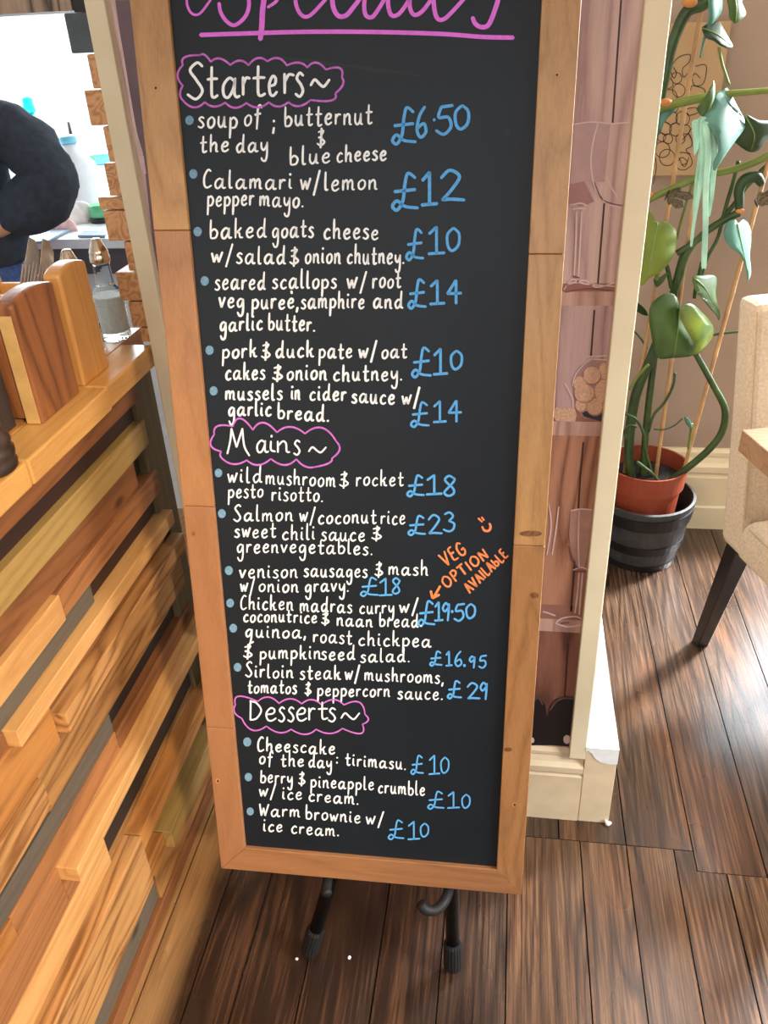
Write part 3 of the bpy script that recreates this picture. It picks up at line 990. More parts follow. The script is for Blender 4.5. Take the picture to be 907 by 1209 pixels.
# dark box between mill and caddy
cb = thing('condiment_box', 'dark stained wooden box on the bar between the pepper mill and the nearer caddy', 'box', (-0.69, 0.90, ZC))
for a, b, nm in (((-0.655, 0.868, 1.0527), (-0.648, 0.931, 1.168), 'front_panel'), ((-0.76, 0.868, 1.0527), (-0.753, 0.931, 1.168), 'back_panel'), ((-0.7525, 0.868, 1.0527), (-0.6555, 0.874, 1.165), 'side_panel'), ((-0.7525, 0.925, 1.0527), (-0.6555, 0.931, 1.165), 'side_panel'), ((-0.7525, 0.8745, 1.0535), (-0.6555, 0.9245, 1.058), 'bottom_panel')):
    bm = BM()
    box(bm, a, b)
    obj(nm, bm, W['boxdark'], cb, bevel=0.0012)

# dark turned pepper mill near the edge
MC = tuple(at_z(-8, 556, ZC))
mill = thing('pepper_mill', 'dark turned wooden pepper mill at the near left edge of the bar worktop', 'pepper mill', MC)
bm = BM()
lathe(bm, MC, [(0.026, 0), (0.030, 0.004), (0.031, 0.012), (0.0285, 0.016), (0.031, 0.021), (0.031, 0.028), (0.028, 0.032), (0.030, 0.037), (0.029, 0.044), (0.024, 0.052), (0.023, 0.062), (0.026, 0.08), (0.029, 0.10), (0.029, 0.118), (0.024, 0.130), (0.017, 0.134)])
obj('body', bm, M['mill'], mill, smooth=True)
bm = BM()
lathe(bm, MC, [(0.016, 0.135), (0.022, 0.139), (0.025, 0.150), (0.022, 0.165), (0.012, 0.175), (0.004, 0.178)])
obj('grinding_head', bm, M['mill'], mill, smooth=True)
bm = BM()
lathe(bm, MC, [(0.004, 0.178), (0.007, 0.182), (0.006, 0.188), (0.002, 0.191)], 16)
obj('knob', bm, M['steel'], mill, smooth=True)


# glass shakers
def shaker(x, y, s, label, hh=1.0):
    t = thing('oil_bottle', label, 'bottle', (x, y, ZC), 'glass table bottles with steel caps')

    def sq(r, z):
        n = 24
        o = []
        for k in range(n):
            a = 2 * PI * k / n
            c, d = math.cos(a), math.sin(a)
            q = 1.0 / max(abs(c), abs(d), 0.82 * (abs(c) + abs(d)) * 0.9)
            o.append(V3((x + c * r * q * s, y + d * r * q * s, ZC + z * s * hh)))
        return o
    bm = BM()
    prof = [(0.022, 0.0), (0.026, 0.004), (0.026, 0.078), (0.024, 0.086), (0.0155, 0.094), (0.0135, 0.128), (0.0145, 0.132)]
    rings = [[bm.verts.new(p) for p in sq(r, z)] for r, z in prof]
    for a, b in zip(rings, rings[1:]):
        for k in range(24):
            bm.faces.new([a[k], a[(k + 1) % 24], b[(k + 1) % 24], b[k]])
    bm.faces.new(rings[0]); bm.faces.new(list(reversed(rings[-1])))
    obj('glass_body', bm, M['glass'], t, smooth=False, bevel=0.001)
    bm = BM()
    rings = [[bm.verts.new(p) for p in sq(r, z)] for r, z in ((0.0215, 0.014), (0.0225, 0.018), (0.0225, 0.074), (0.021, 0.076))]
    for a, b in zip(rings, rings[1:]):
        for k in range(24):
            bm.faces.new([a[k], a[(k + 1) % 24], b[(k + 1) % 24], b[k]])
    bm.faces.new(rings[0]); bm.faces.new(list(reversed(rings[-1])))
    obj('contents', bm, M['salt'], t)
    bm = BM()
    lathe(bm, (x, y, ZC + 0.1325 * s * hh), [(r * s, z * s) for r, z in ((0.0165, 0), (0.0175, 0.003), (0.0165, 0.012), (0.0155, 0.014), (0.0165, 0.017), (0.0145, 0.021), (0.0085, 0.036), (0.0065, 0.039))])
    obj('pourer_cap', bm, M['cap'], t, smooth=True)


_a, _b = at_z(138, 399, ZC), at_z(78, 295, ZC + 0.164)
SH1, SH2 = (_a.x, _a.y), (_b.x, _b.y)
shaker(*SH1, 0.96, 'square glass bottle with steel cone cap at the bar end by the timber blocks')
shaker(*SH2, 0.96, 'glass bottle with a steel cone cap half hidden behind the pale caddy')

# ================================================================== MENU BOARD on its easel
yaw, lean, rl = math.radians(1.4), math.radians(9.4), math.radians(0.8)
_e = V3((math.cos(yaw), math.sin(yaw), 0))
_f = V3((-math.sin(yaw), math.cos(yaw), 0))
_up = _f * math.sin(lean) + V3((0, 0, 1)) * math.cos(lean)
BE = _e * math.cos(rl) - _up * math.sin(rl)
BU = _up * math.cos(rl) + _e * math.sin(rl)
BN = _e.cross(_up)                                           # towards the reader
BO = V3((-0.2, 0.822, 0.0))


def B(a, b, c=0.0):
    return BO + BE * a + BU * b + BN * c


def on_board(c):
    o = BO + BN * c

    def f(u, v):
        d = ray(u, v)
        return EYE + d * ((o - EYE).dot(BN) / d.dot(BN))
    return f


def ab(u, v, c=0.0):
    p = on_board(c)(u, v) - BO
    return p.dot(BE), p.dot(BU)


bl, br_ = ab(261, 1025.3), ab(616, 1057)
AL, AR = (bl[0] + ab(153, 0)[0]) / 2, (br_[0] + ab(686.5, 0)[0]) / 2
BB = (bl[1] + br_[1]) / 2
IL, IR, IB = (ab(289, 1000.6)[0] + ab(198.5, 0)[0]) / 2, (ab(587, 1028)[0] + ab(639, 0)[0]) / 2, (ab(289, 1000.6)[1] + ab(587, 1028)[1]) / 2
BT, IT = 1.72, 1.675
TH = 0.021
board = thing('menu_board', 'tall wooden framed blackboard with handwritten specials menu leaning on a black easel', 'menu board', tuple(B((AL + AR) / 2, BB, -TH)))


def slab(bm, pts, c0, c1, mi=0):
    prism(bm, [B(a, b, c0) for a, b in pts], BN * (c1 - c0), mi)


def stile(xo, xi, cuts, mats_):
    """upright of the frame, joined from lengths of different wood, mitred at the ends"""
    bm = BM()
    bs = [None] + cuts + [None]
    for k in range(len(bs) - 1):
        lo_o, lo_i = (BB, IB) if bs[k] is None else (bs[k] + 0.0003, bs[k] + 0.0003)
        hi_o, hi_i = (BT, IT) if bs[k + 1] is None else (bs[k + 1] - 0.0003, bs[k + 1] - 0.0003)
        slab(bm, [(xo, lo_o), (xi, lo_i), (xi, hi_i), (xo, hi_o)], -TH, 0, k)
    return obj('frame_stile', bm, mats_, board, bevel=0.0012)


cl = [ab(238, 858)[1], ab(234, 598)[1], ab(200, 272)[1]]
stile(AL, IL, cl, [W['smooth_v'], W['smooth_v'], W['acacia_v'], W['oak_v']])
cr = [ab(640, 645)[1], ab(650, 300)[1]]
stile(AR, IR, cr, [W['knotty_v'], W['oak_v'], W['oak_v']])
bm = BM(); slab(bm, [(AL, BB), (AR, BB), (IR, IB), (IL, IB)], -TH, 0)
obj('frame_rail', bm, W['rail'], board, bevel=0.0012)
bm = BM(); slab(bm, [(IL, IT), (IR, IT), (AR, BT), (AL, BT)], -TH, 0)
obj('frame_rail', bm, W['rail'], board, bevel=0.0012)
PD = -0.007
bm = BM(); slab(bm, [(IL - 0.004, IB - 0.004), (IR + 0.004, IB - 0.004), (IR + 0.004, IT + 0.004), (IL - 0.004, IT + 0.004)], -TH + 0.003, PD)
panel = obj('blackboard_panel', bm, M['board'], board)
for u, v in ((183.5, 103.5), (657.5, 88), (607.5, 950), (257, 922)):
    bm = BM()
    disc(bm, (u, v), 2.6, 2.8, on_board(0.0004))
    obj('screw_rim', bm, W['caddy_light'], board)
    bm = BM()
    disc(bm, (u + 0.3, v + 0.3), 1.4, 1.6, on_board(0.0006), 10)
    obj('screw_hole', bm, M['ink'], board)
m_knot = plain('knot_brown', (122, 78, 46), 0.5, var=0.25, scale=200)
for u, v, rx, ry in ((228.5, 630, 2.6, 4.2), (627, 630, 17, 5), (631, 703, 7, 5), (600, 885, 6, 3.6)):
    bm = BM()
    disc(bm, (u, v), rx * 0.8, ry * 0.7, on_board(0.0004))
    obj('wood_knot', bm, m_knot, board)

# ---------------- handwriting: a single-stroke pen alphabet, x-height 1
GL = {
    'a': (0.95, '.72,.8 .42,1 .08,.62 .1,.12 .35,0 .62,.4 .74,.95|.74,.98 .7,.25 .82,.02 1,.08'),
    'b': (0.74, '.06,1.95 .06,1 .1,.06|.1,.7 .4,.98 .7,.62 .55,.1 .12,.03'),
    'c': (0.66, '.62,.85 .4,1 .1,.62 .12,.18 .36,0 .66,.16'),
    'd': (0.88, '.66,.8 .38,.98 .06,.55 .2,.02 .48,.15 .68,.7|.7,1.95 .66,.8 .7,.12 .9,.04'),
    'e': (0.70, '.1,.5 .5,.58 .58,.88 .34,1 .07,.6 .14,.12 .38,0 .68,.2'),
    'f': (0.55, '.66,1.55 .5,1.85 .3,1.5 .28,.6 .24,-.45|.02,.95 .58,1.02'),
    'g': (0.76, '.64,.85 .36,1 .06,.62 .16,.1 .46,.2 .66,.9|.66,.95 .68,-.2 .58,-.85 .3,-.95 .08,-.55'),
    'h': (0.76, '.06,1.95 .06,1 .08,0|.1,.6 .38,1 .58,.8 .6,.1 .76,.02'),
    'i': (0.28, '.08,1 .08,.2 .26,.03|.1,1.4 .11,1.56'),
    'k': (0.74, '.06,1.95 .06,1 .08,0|.58,1 .34,.68 .1,.52|.1,.52 .4,.5 .5,.08 .76,.04'),
    'l': (0.34, '.08,1.95 .07,.9 .12,.08 .34,.06'),
    'm': (1.12, '.05,1 .06,.5 .06,0|.08,.6 .32,1 .48,.75 .5,.05|.5,.6 .76,1 .92,.75 .94,.1 1.12,.02'),
    'n': (0.76, '.05,1 .06,.5 .06,0|.08,.6 .36,1 .56,.8 .6,.1 .78,.02'),
    'o': (0.70, '.4,1 .08,.68 .1,.15 .36,0 .64,.3 .64,.8 .38,1'),
    'p': (0.74, '.06,1 .08,0 .06,-.9|.08,.75 .4,1 .7,.62 .52,.1 .12,.06'),
    'q': (0.78, '.62,.88 .36,1 .06,.6 .16,.08 .46,.25 .64,.92|.66,1 .62,0 .5,-.85 .3,-1.0|.62,-.75 .85,-.6'),
    'r': (0.54, '.05,1 .06,.5 .06,0|.08,.6 .28,.95 .54,.92'),
    's': (0.56, '.54,.9 .3,1.02 .1,.78 .38,.5 .52,.22 .3,-.02 .0,.1'),
    't': (0.60, '.26,1.7 .25,.8 .27,.12 .42,0 .62,.12|.0,1.0 .3,1.04 .6,1.04'),
    'u': (0.80, '.05,1 .06,.3 .28,0 .52,.3 .6,1|.6,1 .62,.15 .80,.03'),
    'v': (0.64, '.0,1 .28,0|.28,0 .62,1.02'),
    'w': (0.88, '.0,1 .2,.02|.2,.02 .42,.85|.42,.85 .6,.02|.6,.02 .88,1.1'),
    'y': (0.70, '.04,1 .08,.45 .32,.2 .6,.7 .64,1|.64,1 .64,-.3 .5,-.9 .2,-.85 .1,-.6'),
    '/': (0.52, '.52,1.85 .02,-.55'),
    '.': (0.14, '.04,.1 .08,0'), ',': (0.16, '.1,.15 .0,-.35'), ':': (0.2, '.08,.85 .09,.75|.08,.2 .08,.05'),
    ';': (0.2, '.08,.9 .09,.75|.1,.2 .06,-.35'),
    '&': (0.62, '.08,1.35 .5,1.5 .3,.85 .62,.35 .3,0 .0,.2|.34,1.75 .3,-.25|.1,.8 .4,.86'),
    "'": (0.1, '.05,1.5 .08,1.25'),
    '~': (1.4, '.0,.35 .3,.72 .7,.4 1.0,.28 1.4,.72'),
    'S': (0.78, '.7,1.75 .45,1.95 .12,1.55 .4,1.05 .7,.45 .4,0 .0,.25'),
    'M': (1.2, '.0,0 .16,1.0 .22,1.9|.22,1.9 .5,.5|.5,.5 .82,1.9|.82,1.9 .92,.6 1.2,-.15'),
    'D': (0.8, '.12,1.8 .1,0|.06,1.7 .45,1.6 .8,.9 .5,.15 .1,0'),
    'C': (0.72, '.66,1.75 .4,1.9 .08,1.2 .1,.3 .36,0 .74,.25'),
    'W': (1.0, '.0,1.6 .22,.05|.22,.05 .45,1.1|.45,1.1 .65,.05|.65,.05 1.0,1.6'),
    'B': (0.72, '.08,1.7 .08,.05|.1,.75 .42,.98 .7,.62 .55,.1 .12,.03'),
    'V': (0.9, '.0,2 .42,0|.42,0 .86,2'), 'E': (0.7, '.62,1.95 .12,1.8 .1,1.05 .1,.15 .68,.05|.12,1.05 .55,1.1'),
    'G': (0.86, '.78,1.7 .45,2 .06,1.3 .12,.25 .5,0 .82,.4 .8,.85|.5,.85 .85,.9'),
    'O': (0.95, '.5,2 .06,1.4 .12,.3 .5,0 .9,.6 .86,1.5 .5,2'), 'P': (0.72, '.1,2 .1,0|.08,1.9 .5,2 .72,1.5 .45,1.0 .1,.95'),
    'T': (0.8, '.4,1.95 .4,0|.0,1.9 .8,1.98'), 'I': (0.22, '.1,1.95 .1,0'), 'N': (0.86, '.08,0 .08,1.9|.08,1.9 .74,.1|.74,.1 .8,1.95'),
    'A': (0.85, '.0,0 .42,1.95|.42,1.95 .85,0|.16,.75 .7,.75'), 'L': (0.65, '.1,1.95 .1,.05 .65,.1'),
    '0': (1, '.5,2 .06,1.4 .1,.4 .42,0 .88,.5 .92,1.5 .5,2'), '1': (1, '.05,1.5 .5,2 |.5,2 .5,.05|.0,.02 1.0,.1'),
    '2': (1, '.05,1.5 .4,2 .8,1.6 .5,.8 .1,.1|.1,.1 .45,.15 1.0,.1'), '3': (1, '.1,1.8 .5,2 .8,1.6 .45,1.1|.45,1.1 .9,.8 .8,.2 .4,0 .0,.2'),
    '4': (1, '.6,2 .0,.85|.0,.85 1.0,.9|.62,2 .62,0'), '5': (1, '.95,1.95 .3,1.85|.3,1.85 .15,1.15 .7,1.15 .85,.5 .45,0 .0,.25'),
    '6': (1, '.8,2 .3,1.4 .06,.5 .4,0 .9,.35 .7,.9 .15,.6'), '8': (1, '.8,1.75 .45,2 .15,1.55 .75,.75 .8,.25 .4,0 .1,.35 .6,1.1 .88,1.6 .78,1.8'),
    '9': (1, '.85,1.6 .45,2 .05,1.45 .35,1.05 .85,1.6|.88,1.9 .8,.9 .7,0'),
    '£': (1, '.9,1.75 .62,2 .5,1.4 .42,.5 .2,.0 .02,.2 .2,.5 .5,.2 1.0,.12|.1,1.0 .9,1.12'),
}
GL = {k: (wd, [[tuple(float(t) for t in q.split(',')) for q in s.split()] for s in g.split('|')]) for k, (wd, g) in GL.items()}


def stroke_px(bm, pts, wpx, fn, n=5, taper=0.25):
    if len(pts) > 2:
        pts = [(q.x, q.y) for q in catmull([(a, b, 0) for a, b in pts], n)]
    ribbon(bm, pts, wpx, fn, taper)


_layer = [0]


def next_fn():
    _layer[0] = (_layer[0] + 1) % 12
    return on_board(PD + 0.0006 + _layer[0] * 0.00003)


def word(bm, text, x0, x1, y0, y1, xh, wpx, fn):
    gap = 0.33
    xh = xh * 0.95
    if y0 > 560:
        wpx *= 0.86
    tot = sum(GL[c][0] for c in text) + gap * (len(text) - 1)
    sx = math.hypot(x1 - x0, y1 - y0) / tot
    ex, ey = (x1 - x0) / tot, (y1 - y0) / tot
    t = math.hypot(ex, ey)
    nx, ny = ey / t, -ex / t                                 # up
    # letters stay upright with the board, not with a sloping line
    if abs(ey / max(1e-6, ex)) < 0.3:
        nx, ny = 0.03, -1.0
    pos = 0.0
    for c in text:
        wd, strokes = GL[c]
        jy = random.uniform(-0.06, 0.06)
        js = random.uniform(0.94, 1.06)
        for s in strokes:
            P_ = [(x0 + ex * (pos + a) + nx * (b * js + jy) * xh, y0 + ey * (pos + a) + ny * (b * js + jy) * xh) for a, b in s]
            stroke_px(bm, P_, wpx * 1.16 * random.uniform(0.9, 1.1), fn)
        pos += wd + gap


def dish(words, xh, wpx=2.2, name='dish_lettering'):
    bm = BM()
    fn = next_fn()
    for t, x0, x1, y0, y1 in words:
        word(bm, t, x0, x1, y0, y1, xh, wpx, fn)
    return obj(name, bm, M['chalk'], panel)


def glyph_fit(bm, c, x0, x1, yt, yb, wpx, fn):
    s = GL[c][1]
    xs = [p[0] for q in s for p in q]
    ys = [p[1] for q in s for p in q]
    ax, bx, ay, by = min(xs), max(xs), min(ys), max(ys)
    for q in s:
        P_ = [(x0 + (a - ax) / max(1e-6, bx - ax) * (x1 - x0), yb + (b - ay) / (by - ay) * (yt - yb)) for a, b in q]
        stroke_px(bm, P_, wpx, fn, 6, 0.12)


def price(gl, wpx=3.0):
    bm = BM()
    fn = next_fn()
    for c, x0, x1, yt, yb in gl:
        if c == '.':
            disc(bm, ((x0 + x1) / 2, (yt + yb) / 2), 1.7, 1.9, fn, 10)
        else:
            glyph_fit(bm, c, x0, x1, yt, yb, wpx, fn)
    return obj('price_lettering', bm, M['blue'], panel)


# title, only its lower half is in view
bm = BM()
fn = next_fn()


def zt(l, ox=200, s=4.123):
    return [(ox + a / s, b / s) for a, b in l]


for l, w0 in ((zt([(95, -60), (85, 10), (100, 55), (125, 72), (155, 60), (200, 0), (240, -60)]), 3.0), (zt([(440, -230), (370, -270), (300, -215), (330, -120), (375, -50), (388, 20), (370, 80), (320, 122), (280, 105), (250, 60), (242, 15)]), 4.6),
              (zt([(470, -60), (455, 40), (450, 130), (443, 192)]), 6.4), (zt([(460, -40), (520, -50), (525, 0), (480, 35)]), 4.0),
              (zt([(640, -30), (700, -50), (715, -95), (670, -110), (625, -60), (615, 10), (640, 70), (680, 78), (740, 20), (800, -50)]), 4.6), (zt([(860, -80), (805, -50), (795, 20), (820, 75), (860, 75), (900, 30), (960, -50)]), 5.6),
              (zt([(140, -60), (125, 10), (130, 70), (160, 84), (190, 50), (250, -50)], 400), 5.0), (zt([(345, -70), (300, -95), (255, -60), (240, 10), (255, 72), (290, 70), (330, 20), (360, -40)], 400), 5.0),
              (zt([(360, -60), (345, 10), (355, 60), (380, 72), (420, 40), (480, -50)], 400), 5.0), (zt([(440, -30), (520, -150), (530, -240), (490, -250), (465, -150), (462, 0), (475, 80), (505, 96), (550, 60), (640, -40)], 400), 5.2),
              (zt([(800, -170), (740, -185), (715, -130), (760, -70), (778, -20), (760, 50), (730, 120), (695, 132), (665, 115), (652, 85)], 400), 5.6)):
    stroke_px(bm, l, w0, fn, 6, 0.15)
obj('title_lettering', bm, M['pink'], panel)
bm = BM()
stroke_px(bm, [(237, 41.2), (300, 39.2), (360, 37.6), (440, 37.7), (520, 40), (570, 43.6), (606, 44.4)], 5.2, next_fn(), 5, 0.0)
obj('title_underline', bm, M['pink'], panel)


def cloud(pts, wpx, mt):
    """scalloped outline: consecutive (cusp, bulge, cusp, ...) points"""
    bm = BM()
    fn = next_fn()
    n = len(pts)
    for i in range(0, n, 2):
        a, m_, b = pts[i], pts[(i + 1) % n], pts[(i + 2) % n]
        c = (2 * m_[0] - (a[0] + b[0]) / 2, 2 * m_[1] - (a[1] + b[1]) / 2)
        q = []
        for k in range(11):
            t = k / 10
            q.append((a[0] * (1 - t) ** 2 + 2 * c[0] * t * (1 - t) + b[0] * t * t, a[1] * (1 - t) ** 2 + 2 * c[1] * t * (1 - t) + b[1] * t * t))
        ribbon(bm, q, wpx, fn, 0.2)
    return obj('cloud_outline', bm, mt, panel)


def Z(l, ox, oy, s=4.123):
    return [(ox + a / s, oy + b / s) for a, b in l]


cloud(Z([(66, 190), (40, 140), (66, 90), (75, 52), (150, 42), (172, 40), (202, 74), (245, 58), (297, 90), (345, 68), (385, 92), (430, 56), (478, 72), (530, 56), (572, 92), (630, 78), (672, 102), (715, 78), (762, 112), (830, 105), (840, 150), (845, 185), (808, 228), (790, 262), (688, 260), (630, 290), (580, 270), (530, 292), (485, 270), (430, 296), (375, 274), (320, 298), (272, 272), (220, 292), (172, 270), (120, 296), (66, 262), (52, 230)], 200, 55), 2.6, M['purple'])
cloud(Z([(130, 590), (78, 565), (95, 510), (110, 462), (185, 468), (228, 428), (283, 485), (335, 450), (400, 497), (465, 468), (537, 503), (615, 470), (688, 540), (712, 580), (668, 615), (650, 648), (605, 618), (580, 655), (552, 665)], 230, 390)[:0] + [(261.5, 533), (249, 526), (253, 513), (257, 503), (275, 503.5), (284, 494), (298.6, 507.6), (311, 499), (327, 510.5), (343, 504), (360.2, 512), (380, 505), (397, 521), (401, 531), (392, 541), (388, 547), (371, 551.5), (360, 550.5), (350, 542), (336, 549), (320, 541.6), (305, 549), (291.4, 543.3), (276, 548), (262, 541), (260, 537)], 2.2, M['purple'])
cloud([(285.5, 848), (277, 841), (278, 832), (282, 822), (304.4, 828.2), (317, 823), (329.6, 830.6), (343, 825), (356.3, 831), (368, 826), (379.6, 832), (394, 826), (406.3, 832.3), (424, 829), (431, 843.5), (435, 850), (428, 855), (426, 866), (404.3, 860), (390, 866), (373.3, 861), (360, 867), (343.7, 861), (330, 865), (314.6, 857.3), (298, 862), (285.5, 848)][:-1], 1.8, M['purple'])

# headings
bm = BM()
fn = next_fn()
glyph_fit(bm, 'S', 221.5, 239, 74, 117, 3.4, fn)
for c, a, b, yt, yb in (('t', 245, 257, 79, 115), ('a', 264, 283, 92, 115), ('r', 287, 295, 91, 112), ('t', 299, 313, 78, 113), ('e', 318, 327, 90, 113), ('r', 336, 347, 87, 110), ('s', 349, 358, 86, 114), ('~', 367, 389, 94, 102)):
    glyph_fit(bm, c, a, b, yt, yb, 3.4, fn)
obj('heading_lettering', bm, M['chalk'], panel)
bm = BM()
fn = next_fn()
for c, a, b, yt, yb in (('M', 268.5, 294.5, 506, 538), ('a', 304, 317, 520, 534), ('i', 320, 325, 514, 533), ('n', 328, 342, 521, 534), ('s', 347, 354, 520, 537), ('~', 364.6, 385, 528, 534)):
    glyph_fit(bm, c, a, b, yt, yb, 2.2, fn)
obj('heading_lettering', bm, M['chalk'], panel)
bm = BM()
fn = next_fn()
for c, a, b, yt, yb in (('D', 295, 308.5, 827, 850), ('e', 314.6, 326, 836, 851), ('s', 329, 336, 835, 852), ('s', 340, 347, 835, 852), ('e', 351, 362, 836, 851), ('r', 365, 372, 836, 850), ('t', 376, 387, 829, 849), ('s', 388, 396, 836, 852), ('~', 403, 424.4, 842, 849)):
    glyph_fit(bm, c, a, b, yt, yb, 2.0, fn)
obj('heading_lettering', bm, M['chalk'], panel)

# bullets
for u, v, r in ((223.8, 142, 5.2), (228.4, 205.3, 5.2), (233.4, 273.5, 5.2), (241.7, 331.7, 5.2), (247.5, 413.5, 5.1), (252.3, 461.5, 5.0), (258, 558.4, 4.7), (262, 606.4, 4.9), (270.3, 673.6, 5.0), (271.8, 712, 4.8), (275.5, 741.7, 4.8), (280.6, 787.8, 4.8), (292, 876, 5.0), (293.3, 917.5, 4.6), (295.5, 958, 4.4)):
    bm = BM()
    disc(bm, (u, v), r * 0.95, r * 1.08, next_fn())
    obj('bullet_dot', bm, M['bullet'], panel)

# the dishes, one line of handwriting each
dish([('soup', 234, 280, 150, 151), ('of', 288.5, 307, 149, 147), (';', 321, 326, 153, 153), ('butternut', 335.8, 439, 149, 146)], 13.2)
dish([('the', 236.4, 270, 180, 178), ('day', 279, 316, 180, 179)], 11.6)
dish([('&', 374.6, 383, 172, 172)], 11.6)
dish([('blue', 342, 389.5, 195, 192.5), ('cheese', 397.7, 456, 191, 189)], 11.4)
dish([('Calamari', 240, 344.5, 222, 223), ('w/', 355, 377, 224, 223), ('lemon', 383, 445, 225, 222.8)], 12.2)
dish([('pepper', 245, 299.6, 243, 242.5), ('mayo.', 306.7, 358, 243.4, 244.5)], 11.8)
dish([('baked', 247.7, 314.4, 281.5, 279.5), ('goats', 321.7, 370, 280.3, 279.5), ('cheese', 382.4, 446.5, 281.5, 282.5)], 12.0)
dish([('w/', 250, 274, 309.5, 309), ('salad', 279.3, 337, 311, 311.5), ('&', 342.3, 352, 312, 312), ('onion', 360.5, 402, 310.6, 310.6), ('chutney.', 410, 477, 311.6, 310.8)], 11.8)
dish([('seared', 253.8, 313.2, 342, 341), ('scallops', 321.7, 397, 341, 340), ('w/', 410, 432, 341, 340), ('root', 440, 473, 340, 339)], 11.6)
dish([('veg', 258.7, 288, 362.8, 362.8), ('puree,', 297.5, 352, 364, 364), ("'", 343, 344.4, 361, 361), ('samphire', 355.7, 430, 364, 363.5), ('and', 441, 475.5, 364, 363.4)], 11.4)
dish([('garlic', 260, 309.6, 390.7, 389.5), ('butter.', 317, 371.6, 389.5, 390.6)], 11.2)
dish([('pork', 262.7, 303, 422.7, 421.5), ('&', 308.8, 318.5, 422.5, 422.5), ('duck', 325.8, 370.2, 421.5, 421), ('pate', 376.7, 415.5, 422.7, 422.5), ('w/', 424, 444, 422.7, 422), ('oat', 451, 480, 423, 422)], 10.8)
dish([('cakes', 266.4, 312.5, 448.2, 448), ('&', 322, 333, 448.5, 448.5), ('onion', 339, 385.5, 448.2, 448), ('chutney.', 393.7, 474.5, 450, 448.5)], 10.8)
dish([('mussels', 266.4, 333, 471.3, 472.3), ('in', 344, 354, 471.5, 471.5), ('cider', 365.8, 408.5, 472.5, 472.5), ('sauce', 415.5, 465.8, 475, 477), ('w/', 475, 494.8, 477, 476)], 10.6)
dish([('garlic', 270, 320, 490.8, 490.6), ('bread.', 328, 388, 494, 497)], 10.6)
dish([('wild', 269, 309.2, 570, 569), ('mushroom', 314, 396, 571, 574.5), ('&', 401, 411, 574, 574), ('rocket', 420.7, 476, 573.5, 572.8)], 10.2, 2.0)
dish([('pesto', 269.6, 310.3, 587.4, 587), ('risotto.', 321, 381, 590.5, 592)], 10.0, 2.0)
dish([('Salmon', 276, 345.5, 615, 615), ('w/', 354, 371.5, 616, 615.5), ('coconut', 375.8, 444, 618.3, 617.8), ('rice', 449.8, 478.2, 618.8, 618.8)], 10.0, 2.0)
dish([('sweet', 277, 325.3, 634.3, 634.3), ('chili', 333.4, 371.5, 636.7, 637), ('sauce', 379.5, 430.6, 638, 638.3), ('&', 439, 450, 637, 637)], 9.8, 2.0)
dish([('green', 280, 328.6, 652.3, 652.5), ('vegetables.', 332, 439.5, 652.5, 654.8)], 9.8, 2.0)
dish([('venison', 283, 351, 681.8, 681.8), ('sausages', 359, 433.4, 680.8, 681.6), ('&', 442.8, 451.5, 679.5, 679.5), ('mash', 459, 505.2, 678.6, 679.2)], 9.6, 2.0)
dish([('w/', 284, 300, 698.8, 698.5), ('onion', 305.8, 352, 698.6, 699), ('gravy.', 360.4, 411.5, 698.8, 698)], 9.4, 2.0)
dish([('Chicken', 284, 346, 719.4, 720), ('madras', 354.3, 415.4, 720.8, 724), ('curry', 424.7, 465, 724, 724.3), ('w/', 472, 493, 723, 722.5)], 9.4, 2.0)
dish([('coconut', 287.6, 343.6, 734, 734.3), ('rice', 347, 374, 735.2, 735.2), ('&', 379.8, 388.2, 736, 736), ('naan', 398, 439.5, 738.8, 739.6), ('bread.', 448, 498, 740, 740)], 8.8, 2.0)
dish([('quinoa,', 290, 361, 752, 753), ('roast', 370, 415.2, 758, 760.5), ('chickpea', 423.4, 508.6, 761.9, 764)], 9.4, 2.0)
dish([('&', 287.6, 297.3, 776, 776), ('pumpkin', 307, 378.5, 777.6, 778), ('seed', 379.5, 419, 778.8, 779), ('salad.', 425.8, 483.5, 781.6, 781.5)], 9.2, 2.0)
dish([('Sirloin', 290, 346, 799.5, 800.5), ('steak', 354.3, 402, 801.6, 801.9), ('w/', 407.7, 424, 802, 801.5), ('mushrooms,', 430.7, 523.5, 803, 807)], 9.2, 2.0)
dish([('tomatos', 292.7, 350, 818, 818.8), ('&', 360, 367, 820, 820), ('peppercorn', 375, 460.2, 821.5, 822.5), ('sauce.', 469.7, 522.5, 825.4, 826)], 9.0, 2.0)
dish([('Cheescake', 304, 395.4, 886.5, 890.3)], 9.0, 2.0)
dish([('of', 306.4, 321, 901.2, 901.5), ('the', 331.8, 358.5, 904.5, 904.9), ('day', 364.6, 391.5, 906, 906.5), (':', 396.5, 400, 902, 902), ('tirimasu.', 408, 479, 903.5, 908.8)], 8.8, 1.9)
dish([('Berry', 307.6, 345.2, 924, 924.5), ('&', 352.5, 359.8, 926, 926), ('pineapple', 367, 441.3, 929, 933), ('crumble', 446.7, 501.5, 935.8, 939.5)], 8.8, 1.9)
dish([('w/', 306.4, 325, 940, 940), ('ice', 333.5, 356.3, 943.6, 943.8), ('cream.', 364.6, 423, 946, 949.7)], 8.6, 1.9)
dish([('Warm', 306.4, 354, 963, 965), ('brownie', 361, 425.4, 966.7, 971.6), ('w/', 432.5, 452.4, 972.8, 973)], 8.6, 1.9)
dish([('ice', 311, 333.3, 981.2, 981.4), ('cream.', 344, 400, 983.7, 987.3)], 8.6, 1.9)

